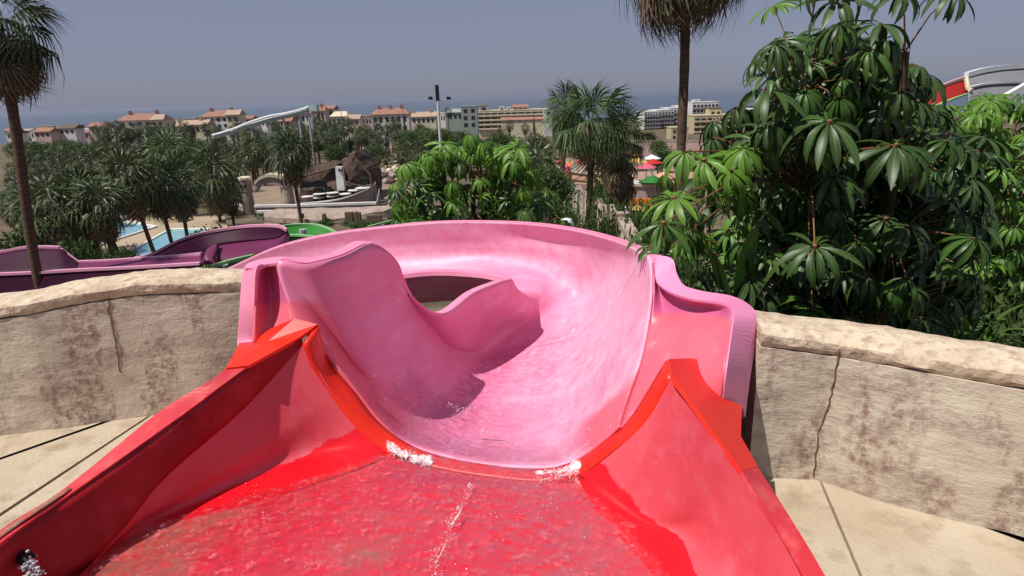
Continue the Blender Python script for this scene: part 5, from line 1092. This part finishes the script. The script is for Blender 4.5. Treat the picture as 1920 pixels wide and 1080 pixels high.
# ------------------------------------------------------------------ town
WCOUNT = {}
def building(px0, px1, pt, pb, Y, wall_m, label, roof='flat', roof_m=None, rows=2, cols=4, depth=12, roofpx=6, ang=0.0, chim=0, bands=None, cat='building', winw=.45, slant=0, group=None):
    a_, b_ = PY(px0, pb, Y), PY(px1, pb, Y); W_ = b_.x - a_.x; zt = PY((px0 + px1) / 2, pt, Y).z; zb = T(Y) - 2; cx = (a_.x + b_.x) / 2
    rh = roofpx / FPX * Y if roof != 'flat' else 0; zw = zt - rh; zv = PY((px0 + px1) / 2, pb, Y).z
    e = empty('building', (cx, Y, T(Y)), label, cat, group)
    M = Matrix.Translation((cx, Y, 0)) @ Matrix.Rotation(ang, 4, 'Z')
    def bx(c, d, name, mt, par=e, top_=1.0):
        m = MB(); m.box((0, 0, 0), d, 0, top_); v = [M @ (Vector(q) + Vector(c)) for q in m.v]; return part(name, v, m.f, mt, par)
    bx((0, depth / 2, (zw + zb) / 2), (W_, depth, zw - zb), 'wall', wall_m)
    if roof == 'gable' or roof == 'hip':
        k = .0 if roof == 'gable' else .18 * W_; o_ = .5
        v = [(-W_/2-o_, -o_, zw), (W_/2+o_, -o_, zw), (W_/2+o_, depth+o_, zw), (-W_/2-o_, depth+o_, zw), (-W_/2-o_+k, depth/2, zt), (W_/2+o_-k, depth/2, zt)]
        v += [(q[0], q[1], q[2] - .3) for q in v[:4]]
        rf = part('roof', [M @ Vector(q) for q in v], [(0, 1, 5, 4), (2, 3, 4, 5), (1, 2, 5), (3, 0, 4), (9, 8, 7, 6), (0, 6, 7, 1), (1, 7, 8, 2), (2, 8, 9, 3), (3, 9, 6, 0)], roof_m or TILE, e)
    else:
        rf = bx((0, depth / 2, zw + .25), (W_ + .3, depth + .3, .5), 'parapet', roof_m or wall_m)
    for i in range(chim):
        x = (-.3 + .6 * i / max(1, chim - 1)) * W_ if chim > 1 else .15 * W_; bx((x, depth * .45, zt + .5), (1.3, 1.3, 1.8), 'chimney', roof_m or wall_m, rf)
    hh = (zw - zv) / max(1, rows)
    for r_ in range(rows):
        for c_ in range(cols):
            x = ((c_ + .5) / cols - .5) * W_ * .94; z = zw - hh * (r_ + .55)
            if bands: continue
            key = (round(W_ / cols * winw, 2), round(hh * .5, 2))
            if key not in WCOUNT:
                m = MB(); m.box((0, 0, 0), (key[0], .16, key[1])); WCOUNT[key] = mesh('window', m.v, m.f, GLASS)
            o = bpy.data.objects.new('window', WCOUNT[key]); col.objects.link(o); o.parent = e; o.matrix_local = Matrix.Translation(-e.location) @ M @ Matrix.Translation((x, -.05, z))
    if bands:
        for r_ in range(rows):
            z = zw - hh * (r_ + .62); bx((0, -.1, z), (W_ * .97, .35, hh * .42), 'balcony_recess', GLASS); bx((0, -.7, z - hh * .38), (W_, 1.3, hh * .34), 'balcony', bands)
            for c_ in range(cols): bx((((c_ + 1) / (cols + 1) - .5) * W_, -.5, z), (.35, 1.0, hh * .5), 'pier', wall_m)
    return e
B_ = building
B_(228,308,213,264,300,WHITE,'largest white house with terracotta roof left of the row of villas','hip',TILE,3,5,14,11,.1,2)
B_(290,312,214,262,296,CREAM,'cream gable wing at the right end of the large white house','hip',TILE2,2,2,10,9,.1)
B_(200,232,240,262,292,WHITE,'low house with orange roof left of the large white house','gable',TILE2,1,4,8,6)
B_(308,345,228,250,310,PINKW,'pinkish villa with tiled roof, first of the row','gable',TILE2,1,3,9,8,0,1)
B_(343,390,225,250,312,CREAM,'cream villa with tiled roof and white base, second of the row','gable',TILE2,1,4,9,8,0,1)
B_(383,445,207,252,320,WHITE,'white three storey house with terracotta roof and dormers','hip',TILE,3,5,13,10,.05,2)
B_(425,450,206,230,318,CREAM,'tan chimney wing behind the white three storey house','gable',TILE2,1,2,8,8)
for k, (a_, b_, t_) in enumerate(((15,32,243),(66,96,240),(112,142,234),(168,198,230),(100,112,248),(146,168,242),(45,62,250))): B_(a_,b_,t_,t_+18,330+8*k,PINKW if k % 2 else WHITE,['small white house at the far left','white house with dark roof edge near the left palm','pinkish house behind the grove','white gabled house left of the orange roof','tiny white outhouse between two houses','low pinkish house by the grove','low white shed by the left trunk'][k],'gable',TILE if k % 2 else GAP,1,3,8,6)
B_(516,548,216,246,290,PINKW,'pink house with red roof under the white flume','gable',TILE,2,3,9,10)
B_(556,586,203,246,300,WHITE,'pale tower house where the white flume ends','hip',TILE,2,3,10,9)
B_(586,612,200,240,320,PINKW,'pinkish house with dormers right of the flume end','hip',TILE,2,3,10,7,0,1)
B_(606,628,198,232,330,CREAM,'cream house with red flat roof among cypresses','gable',TILE,2,2,10,5)
B_(622,652,209,236,310,WHITE,'white house with yellowish domed roof','hip',CREAM,1,3,10,8)
B_(650,674,215,236,305,PINKW,'pink house with flat tan roof','gable',TILE2,1,3,9,7)
B_(698,768,203,248,300,WHITE,'wide white house with orange red roof left of the mast','hip',TILE,2,6,13,10,.06,3)
B_(762,818,210,232,330,CREAM,'long low house with pale tiled roof just left of the mast','gable',TILE2,1,6,10,8,0,2)
B_(840,868,204,225,360,GREYG,'grey green house with jagged roof right of the mast','gable',GREYG,1,3,10,6)
B_(866,896,200,240,350,GREYG,'plain grey green block beside the cream hotel','flat',None,3,2,12)
B_(896,1035,207,240,400,CREAM,'long cream hotel with banded balconies','flat',CREAM,4,10,16,0,-.03,0,CREAM)
B_(898,916,198,209,404,GREYW,'grey lift house on the left end of the long hotel roof','flat',None,1,1,6)
B_(962,990,196,208,404,PINKW,'pinkish penthouse on the roof of the long hotel','gable',TILE,1,3,8,4)
B_(936,946,201,209,402,WHITE,'small white roof hut, left one of two','flat',None,1,1,4); B_(950,957,202,209,402,WHITE,'small white roof hut, right one of two','flat',None,1,1,4)
B_(1020,1037,205,232,392,WHITE,'white round end of the long hotel','flat',None,2,1,10)
B_(940,1020,219,227,396,CREAM,'row of terracotta awnings in front of the long hotel','gable',TILE,1,6,6,5)
for k, (a_, b_, t_, c_) in enumerate(((1207,1238,210,246),(1228,1262,207,246),(1250,1284,203,244),(1272,1296,199,242))): B_(a_,b_,t_,c_,430+k*10,WHITE,['first and lowest of the stepped white hotel blocks','second of the stepped white hotel blocks','third of the stepped white hotel blocks','fourth stepped white block, touching the palm trunk'][k],'flat',WHITE,5,5,16,0,.12,0,GREYW)
B_(1297,1345,192,232,440,WHITE,'tall white hotel right of the slender palm trunk','flat',WHITE,4,6,16,0,0,0,GREYW)
B_(1300,1312,188,196,446,WHITE,'white dome hut on the left of the tall hotel roof','flat',None,1,1,5); B_(1328,1340,192,200,446,WHITE,'white roof hut on the right of the tall hotel','flat',None,1,1,5)
B_(1300,1380,217,256,360,YELL,'yellow terraced hotel right of the slender palm','flat',YELL,4,6,16,0,0,0,YELL)
B_(1330,1352,204,222,368,YELL,'yellow roof block with dark eave','flat',GAP,1,2,8)
B_(1258,1290,240,262,300,YELL,'small yellow building left of the slender palm','flat',YELL,2,3,9)
B_(1390,1460,205,250,420,WHITE,'white hotel glimpsed between the big leaves','flat',WHITE,4,6,14,0,0,0,GREYW)
rk = random.Random(55)
for k in range(44):
    px = 18 + k * 19 + rk.uniform(-7, 7); w_ = rk.uniform(10, 24); t_ = float(np.interp(px, [0, 100, 250, 450, 700, 860], [243, 238, 228, 220, 215, 211])) + rk.uniform(-3, 7)
    B_(px, px + w_, t_, t_ + 14, rk.uniform(345, 430), rk.choice((WHITE, WHITE, CREAM, PINKW)), 'small pale house in the strip of town', rk.choice(('flat', 'flat', 'gable')), rk.choice((None, TILE2, GREYW)), 1, rk.choice((2, 3)), rk.uniform(6, 9), rk.uniform(2.5, 4), rk.uniform(-.2, .2), group='small houses of the town')
# cypresses
for k, (px, pt) in enumerate(((597, 195), (604, 199), (588, 204), (640, 207), (757, 205), (1002, 214))):
    y = 285.; a_ = PY(px, pt, y); e = empty('cypress', Vector((a_.x, y, T(y))), 'narrow dark cypress rising between the town roofs', 'tree', 'cypresses of the town'); H_ = a_.z - T(y)
    o = bpy.data.objects.new('crown', shrub_mesh('small', 7, BUSH)); col.objects.link(o); o.parent = e; o.location = (0, 0, H_ * .55); o.scale = (.9, .9, H_ * .6); m = MB(); m.tube([(a_.x, y, T(y)), (a_.x, y, a_.z - 1)], [.2, .05], 5); m.part('trunk', BARKD, e)
# white flumes in the distance
wsl = empty('water_slide', (PY(560, 230, 180).x, 180, T(180)), 'distant white flumes running down to the left from a wooded tower', 'water slide')
for l_ in ([(578,201),(560,207),(535,213),(510,217),(485,224),(462,232),(440,241),(420,248),(398,254)], [(545,213),(520,218),(500,223),(480,229),(455,236),(432,246)], [(575,204),(548,212),(522,216)]):
    P = [PY(a_, b_, 180) for a_, b_ in l_]; P = [Vector(crom([np.array(q) for q in P], k / 30 * (len(P) - 1))) for k in range(31)]; m = MB(); m.tube(P, .36, 8); m.part('flume', WHITEP, wsl, True); m = MB(); m.tube([p + Vector((0, .3, -.7)) for p in P], .35, 6); m.part('flume_shell', MINT, wsl, True)
for px, py in ((577, 203), (559, 210), (530, 216), (500, 222), (470, 231), (440, 241)): q = PY(px, py, 180.5); m = MB(); m.tube([(q.x, 180.5, T(180)), (q.x, 180.5, q.z - .5)], .35, 6); m.part('support_post', METAL, wsl)
q = PY(580, 203, 181); m = MB(); m.box((q.x + .8, 182, q.z), (2.6, 2.6, 1.6)); m.part('platform', MINT, wsl)
# ------------------------------------------------------------------ right side of the park
fw = empty('path_wall', G(1062, 372), 'stepped stone wall with posts running down beside the path', 'wall')
fl = [(1062,352,40),(1078,362,34),(1096,376,28),(1115,390,23),(1135,406,19),(1158,424,15.5),(1185,446,12.5)]; P = pts(fl)
for i in range(len(P) - 1):
    a_, b_ = P[i], P[i + 1]; m = MB(); h_ = .9; zt_ = max(a_.z, b_.z) - .1; m.prism([Vector((a_.x, a_.y, zt_ - 1.6)), Vector((b_.x, b_.y, zt_ - 1.6)), Vector((b_.x, b_.y, zt_ - .15)), Vector((a_.x, a_.y, zt_ - .15))], (.22, .05, 0)); m.part('panel', CREAM, fw)
    m = MB(); m.prism([Vector((a_.x - .03, a_.y, zt_ - .15)), Vector((b_.x - .03, b_.y, zt_ - .15)), Vector((b_.x - .03, b_.y, zt_)), Vector((a_.x - .03, a_.y, zt_))], (.3, .05, 0)); m.part('cap', STONE, fw)
    m = MB(); m.box((a_.x + .1, a_.y, a_.z - .6), (.34, .34, 1.9)); m.part('post', STONE, fw)
m = MB(); q = pts([(1045,366,38),(1066,368,36),(1092,396,24),(1120,420,17),(1140,450,12.5),(1080,460,12),(1050,420,17),(1042,390,26)]); q = [Vector((p.x, p.y, T(p.y) + .6)) for p in q]; m.prism([p - Vector((0, 0, 1)) for p in q], (0, 0, 1)); top('path', m, flat('orange tan paving', (.46, .27, .15), .9, s=.6), 'orange tan path beside the stepped wall', None, None, 'structure')
gl = empty('path_lamp', PY(1062, 440, 11), 'white domed lamp or bin lid just over the pink rim', 'lamp'); c = PY(1062, 424, 11); m = MB(); m.tube([c + Vector((0, 0, -.5)), c, c + Vector((0, 0, .07)), c + Vector((0, 0, .13)), c + Vector((0, 0, .15))], [.13, .13, .13, .09, .02], 16); m.part('dome', WHITEP, gl, True); m = MB(); m.tube([(c.x, c.y, T(11)), (c.x, c.y, c.z - .4)], .05, 8); m.part('post', METAL, gl)
m = MB(); m.box(c + Vector((0, -.125, .06)), (.12, .03, .06)); m.part('badge', GREENS, gl)
e = empty('retaining_wall', G(1200, 352), 'long low wall with pale cap above the orange slide', 'wall'); a_, b_ = PY(1138, 349, 52), PY(1330, 352, 52); m = MB(); m.prism([Vector((a_.x, 52, T(52) - 1)), Vector((b_.x, 52, T(52) - 1)), b_, a_], (0, .4, 0)); m.part('wall_body', PINKW, e); m = MB(); m.prism([a_ + Vector((0, -.1, 0)), b_ + Vector((0, -.1, 0)), b_ + Vector((0, -.1, .22)), a_ + Vector((0, -.1, .22))], (0, .6, 0)); m.part('cap', CREAM, e)
padpoly('plaza', [(1130,375),(1160,352),(1340,354),(1330,400)], -10.8, flat('dusty pink paving', (.34, .23, .18), .9, s=.3), 'dusty pink paving above the orange slide', None, 'structure', 2)
os_ = empty('slide_start', PY(1200, 400, 30), 'orange and yellow slide start platform half hidden by leaves', 'water slide'); 
for x0, x1 in ((1175, 1197), (1199, 1221)): m = MB(); m.prism([PY(a, b, 31) for a, b in ((x0, 385), (x1, 385), (x1, 373), (x0, 373))], (0, .2, 0)); m.part('back_panel', ORG, os_)
m = MB(); m.prism([PY(1172, 386, 30.8), PY(1226, 388, 30.8), PY(1208, 404, 27), PY(1196, 404, 27)], (0, 0, -.15)); m.part('chute', YEL, os_)
m = MB(); m.tube([PY(1170, 386, 30.7), PY(1197, 407, 26.8)], .09, 6); m.part('edge', WHITE, os_); m = MB(); m.tube([(os_.location.x, 30, T(30) - .2), PY(1199, 392, 30)], .15, 6); m.part('support_post', METAL, os_)
# paddling area
padpoly('plaza', [(1040,345),(1050,300),(1150,278),(1340,280),(1350,345)], -13.2, flat('pink beige paving', (.38, .26, .19), .9, s=.2), 'pink beige paving of the paddling area', None, 'structure', 3)
pl = empty('low_wall', PY(1100, 330, 62), 'wavy peach wall edged with cream along the paddling area', 'wall'); P = pts([(1066,322,62),(1090,326,62),(1120,328,62),(1150,330,62),(1165,334,62)]); sheet('wall_body', [P, [p + Vector((0, -.3, -.8)) for p in P]], pl, PEACH, 30, 3, .2); rimbar('cap', P, pl, CREAM, .5, .15, 30)
pw = empty('pool', PY(1235, 306, 75), 'small blue pool with red play boat beside the paddling area', 'pool'); z_ = -12.9; m = MB(); q = [PZ(a, b, z_) for a, b in ((1212,312),(1222,303),(1262,303),(1268,307),(1246,314))]; m.prism([p - Vector((0, 0, .4)) for p in q], (0, 0, .4)); m.part('water', POOLW, pw)
sn = empty('slide_column', PY(1060, 335, 55), 'curving pink and red play slide column at the round tree', 'play slide'); m = MB(); m.tube(pts([(1052,303,56),(1056,310,56),(1062,318,55),(1064,330,55),(1061,338,55)]), [.3, .35, .4, .42, .4], 8); m.part('tube', PINKP, sn, True); m = MB(); m.tube(pts([(1050,300,56),(1055,305,56)]), .4, 8); m.part('mouth', REDP, sn, True)
def parasol(px, py, y, mt, lab, r=1.2):
    p = PY(px, py, y); e = empty('parasol', Vector((p.x, y, p.z - 2.2)), lab, 'parasol', 'parasols of the paddling area'); m = MB(); m.tube([(p.x, y, p.z - 2.2), (p.x, y, p.z)], .05, 5); m.part('pole', METAL, e)
    m = MB(); m.tube([(p.x, y, p.z - .35), (p.x, y, p.z + .15)], [r, .05], 8); m.part('canopy', mt, e)
rk = random.Random(77); nm = {REDP: 'red', YEL: 'yellow', ORG: 'orange', BLUEP: 'blue', WHITEP: 'white', PEACH: 'peach', PINKP: 'pink', GREENS: 'green'}
for px, py, y, mt, lab in ((1072,305,66,ORG,'left of the palm trunk'),(1085,303,68,REDP,'left of the palm trunk'),(1150,300,72,REDP,'right of the brown skirted palm'),(1178,282,84,REDP,'at the back of the area'),(1190,285,80,ORG,'at the back of the area'),(1196,298,72,YEL,'in the middle of the area'),(1180,297,72,YEL,'near the brown skirted palm'),(1224,300,74,REDP,'beside the blue pool'),(1222,292,80,WHITEP,'above the blue pool'),(1146,335,56,PEACH,'at the end of the wavy wall'),(1175,333,54,WHITEP,'in front of the leafy clump'),(1225,332,52,GREENS,'above the long low wall'),(1245,325,54,PEACH,'right of the green one'),(1240,333,52,YEL,'right front of the area'),(1168,310,66,BLUEP,'among the clump'),(1212,308,70,PINKP,'left of the blue pool')):
    parasol(px, py, y, mt, nm[mt] + ' parasol ' + lab)
for k, px in enumerate((1075, 1083, 1094, 1101)):
    p = PY(px, 312, 64); e = empty('signboard', Vector((p.x, 64, T(64))), ['white upright board, leftmost of four', 'white upright board, second of four', 'white upright board, third of four', 'white upright board nearest the palm trunk'][k], 'board', 'white boards in the paddling area'); m = MB(); m.box((p.x, 64, p.z), (.28, .1, .9)); m.part('panel', WHITE, e); m = MB(); m.tube([(p.x, 64, p.z - 1.6), (p.x, 64, p.z - .4)], .06, 5); m.part('post', METAL, e)
for k in range(26):
    px = rk.uniform(1130, 1290); py = rk.uniform(318, 343) if k < 16 else rk.uniform(268, 292); tree_px(px, py, 58 if k < 16 else 95, rk.uniform(.8, 1.5) if k < 16 else rk.uniform(1.2, 2.4), 'small tree or clump in the paddling area', 'clumps in the paddling area', rk.choice((BUSH, BUSHD)), 1 + k % 3, 'small')
e = empty('low_wall', PY(1250, 262, 130), 'long grey wall behind the paddling area', 'wall'); a_, b_ = PY(1180, 268, 130), PY(1400, 268, 130); m = MB(); m.prism([Vector((a_.x, 130, T(130) - 2)), Vector((b_.x, 130, T(130) - 2)), b_, a_], (0, .5, 0)); m.part('wall_body', PINKW, e); m = MB(); m.prism([a_, b_, b_ + Vector((0, 0, .5)), a_ + Vector((0, 0, .5))], (0, .8, 0)); m.part('cap', STONE, e)
# ------------------------------------------------------------------ red and white half pipe at the upper right
hp = empty('half_pipe_slide', (PY(1900, 300, 15).x, 15, T(15)), 'big half pipe slide with a white rim and red start at the upper right', 'water slide')
rim_ = pts([(1811,145,15),(1840,137,15.2),(1880,131,15.5),(1930,128,15.8),(2000,130,16),(2080,140,16)]); low = pts([(1814,166,14.6),(1842,160,14.8),(1880,157,15),(1930,156,15.3),(2000,158,15.5),(2080,168,15.5)]); low2 = pts([(1816,200,14.0),(1842,205,14.1),(1880,210,14.2),(1930,212,14.4),(2000,214,14.5),(2080,220,14.5)])
sheet('shell', [rim_, low, low2], hp, UNDER, 50); rimbar('rim', rim_, hp, WHITEP, .16, .11); rimbar('stiffener', low, hp, WHITE, .2, .04)
r1 = pts([(1716,203,14.2),(1740,178,14.4),(1760,166,14.6),(1785,156,14.8),(1811,147,15)]); r2 = pts([(1722,216,13.8),(1745,205,13.9),(1765,196,14.0),(1790,186,14.2),(1813,178,14.5)])
sheet('red_section', [r1, r2], hp, flat('deep red gelcoat shell', (.36, .015, .012), .5), 30); rimbar('rim', r1, hp, flat('grey rose rim', (.50, .34, .34), .5), .14, .06); rimbar('stiffener', r2, hp, GRIM, .1, .04)
m = MB(); m.tube(pts([(1812,146,14.9),(1815,166,14.5),(1822,170,14.4)]), .05, 6); m.part('joint_flange', CREAM, hp)
m = MB(); m.tube(pts([(1880,182,14),(1905,168,14),(1930,154,14)]), .06, 6); m.part('brace', WHITEP, hp)
for px in (1840, 1960): q = PY(px, 200, 14.6); m = MB(); m.tube([(q.x, 14.6, T(14.6)), (q.x, 14.6, q.z)], .12, 8); m.part('support_post', METAL, hp)

# ------------------------------------------------------------------ sea haze
hm = bpy.data.materials.new('sea haze'); hm.use_nodes = True; t = hm.node_tree; t.nodes.remove(t.nodes['Principled BSDF'])
pv = t.nodes.new('ShaderNodeVolumePrincipled'); pv.inputs['Color'].default_value = (.50, .56, .72, 1); pv.inputs['Density'].default_value = 5.5e-5; pv.inputs['Anisotropy'].default_value = .2
t.links.new(pv.outputs[0], t.nodes['Material Output'].inputs['Volume'])
m = MB(); m.box((0, 70000, (-92 + 14) / 2), (290000, 142000, 106)); o = obj('haze', mesh('haze', m.v, m.f, hm)); tag(o, 'thin sea haze over the park and the coast', kind='stuff')
# ------------------------------------------------------------------ labels that place each plant of a group by what it stands beside
LMK = [(40, 300, 'the left palm trunk'), (110, 262, 'the pinkish house'), (180, 258, 'the white gabled house'), (215, 262, 'the orange roofed house'), (268, 262, 'the largest white house'), (325, 262, 'the first villa'), (365, 262, 'the second villa'),
 (415, 262, 'the dormered house'), (465, 262, 'the white flume'), (532, 250, 'the red roofed pink house'), (570, 250, 'the flume tower'), (600, 240, 'the cypresses'), (640, 240, 'the domed house'), (675, 240, 'the flat tan roof'), (735, 240, 'the wide red roof'), (790, 235, 'the long tiled house'), (825, 230, 'the lamp mast'),
 (870, 235, 'the grey green block'), (920, 240, 'the left end of the long hotel'), (970, 240, 'the middle of the long hotel'), (1030, 240, 'the round hotel end'), (1105, 260, 'the centre right palm'), (1235, 250, 'the stepped hotels'), (1285, 280, 'the slender palm trunk'), (1330, 250, 'the yellow hotel'),
 (470, 370, 'the left gate tower'), (545, 370, 'the right gate tower'), (230, 440, 'the first pool'), (340, 445, 'the second pool'), (135, 400, 'the thick trunked palm'), (400, 330, 'the broad palm'), (320, 300, 'the tall grove palm'), (240, 340, 'the palm by the first pool'), (95, 390, 'the brownish palm'), (600, 345, 'the rock restaurant'), (715, 330, 'the boulders'),
 (1062, 415, 'the path lamp'), (1110, 395, 'the path wall'), (1200, 390, 'the orange slide'), (1170, 300, 'the brown skirted palm'), (1235, 306, 'the blue pool'), (1200, 350, 'the long low wall'), (1150, 440, 'the lower path wall'), (880, 330, 'the round tree'), (1020, 400, 'the sapling'), (1300, 560, 'the pink flume corner'), (1500, 600, 'the bend in the right wall'), (1640, 300, 'the dark umbrella tree'), (1880, 400, 'the bright umbrella tree'), (1810, 650, 'the strap leaved plant'), (30, 470, 'the raised purple bank'), (200, 495, 'the purple channel'), (490, 440, 'the purple curve'), (1410, 520, 'the broad leaved plant')]
SHORT = {'palms of the left grove': 'grove fan palm', 'far palms between the park and the town': 'distant thin palm', 'shrubs on the right bank': 'bank shrub', 'understorey shrubs behind the right wall': 'dark understorey shrub', 'shrubs left of the fenced path': 'brownish shrub', 'trees round the lamp mast': 'dark dusty tree',
 'trees behind the left grove': 'rounded dark tree', 'trees below the hotels': 'dusty slope tree', 'shrubs near the pools': 'low green shrub', 'weeds by the purple slide': 'weedy bush', 'palms among the village terraces': 'short terrace palm', 'plants on the bank below the village': 'scrubby bank plant', 'low shrubs along the right wall': 'fine leaved shrub', 'palms in front of the hotels': 'small hotel palm', 'boulders round the rock village': 'rough boulder', 'clumps in the paddling area': 'leafy clump', 'cypresses of the town': 'narrow dark cypress', 'small houses of the town': 'small pale house'}
bpy.context.view_layer.update()
_inv = cam.matrix_world.inverted()
def proj(p):
    q = _inv @ p; return 960 + FPX * q.x / -q.z, 540 - FPX * q.y / -q.z
grp = {}
for o in list(bpy.context.scene.objects):
    if o.parent is None and o.get('group') in SHORT:
        cr = [c for c in o.children if c.name.split('.')[0] in ('crown', 'foliage')]
        p = cr[0].matrix_world.translation if cr else o.location; px, py = proj(p)
        k = min(LMK, key=lambda l: (l[0] - px) ** 2 + (1.3 * (l[1] - py)) ** 2); dx, dy = px - k[0], py - k[1]
        if abs(dx) < 7 and abs(dy) < 7: rel_ = 'right at'
        elif abs(dx) > abs(dy): rel_ = 'left of' if dx < 0 else 'right of'
        else: rel_ = 'above' if dy < 0 else 'below'
        far_ = ' far' if max(abs(dx), abs(dy)) > 30 else ''
        grp.setdefault((o['group'], (far_ + ' ' if far_ else '') + rel_ + ' ' + k[2]), []).append((o, p.length, px))
WORDS = ['first', 'second', 'third', 'fourth', 'fifth', 'sixth', 'seventh', 'eighth', 'ninth', 'tenth', 'eleventh', 'twelfth', 'thirteenth', 'fourteenth']
for (g_, k), l_ in grp.items():
    b_ = SHORT[g_]; k = ' '.join(k.split())
    if len(l_) == 1: l_[0][0]['label'] = b_ + ' standing ' + k; continue
    b_ = b_ if len((b_ + k).split()) < 11 else ' '.join(b_.split()[-2:])
    if len(l_) == 2:
        l_.sort(key=lambda t: t[1]); l_[0][0]['label'] = b_ + ' ' + k + ', the nearer of two'; l_[1][0]['label'] = b_ + ' ' + k + ', the farther of two'; continue
    l_.sort(key=lambda t: t[2])
    for i, t_ in enumerate(l_): t_[0]['label'] = b_ + ' ' + k + ', ' + (WORDS + ['fifteenth', 'sixteenth', 'seventeenth', 'eighteenth', 'nineteenth', 'twentieth', 'twenty-first', 'twenty-second'])[min(i, 21)] + ' from left'
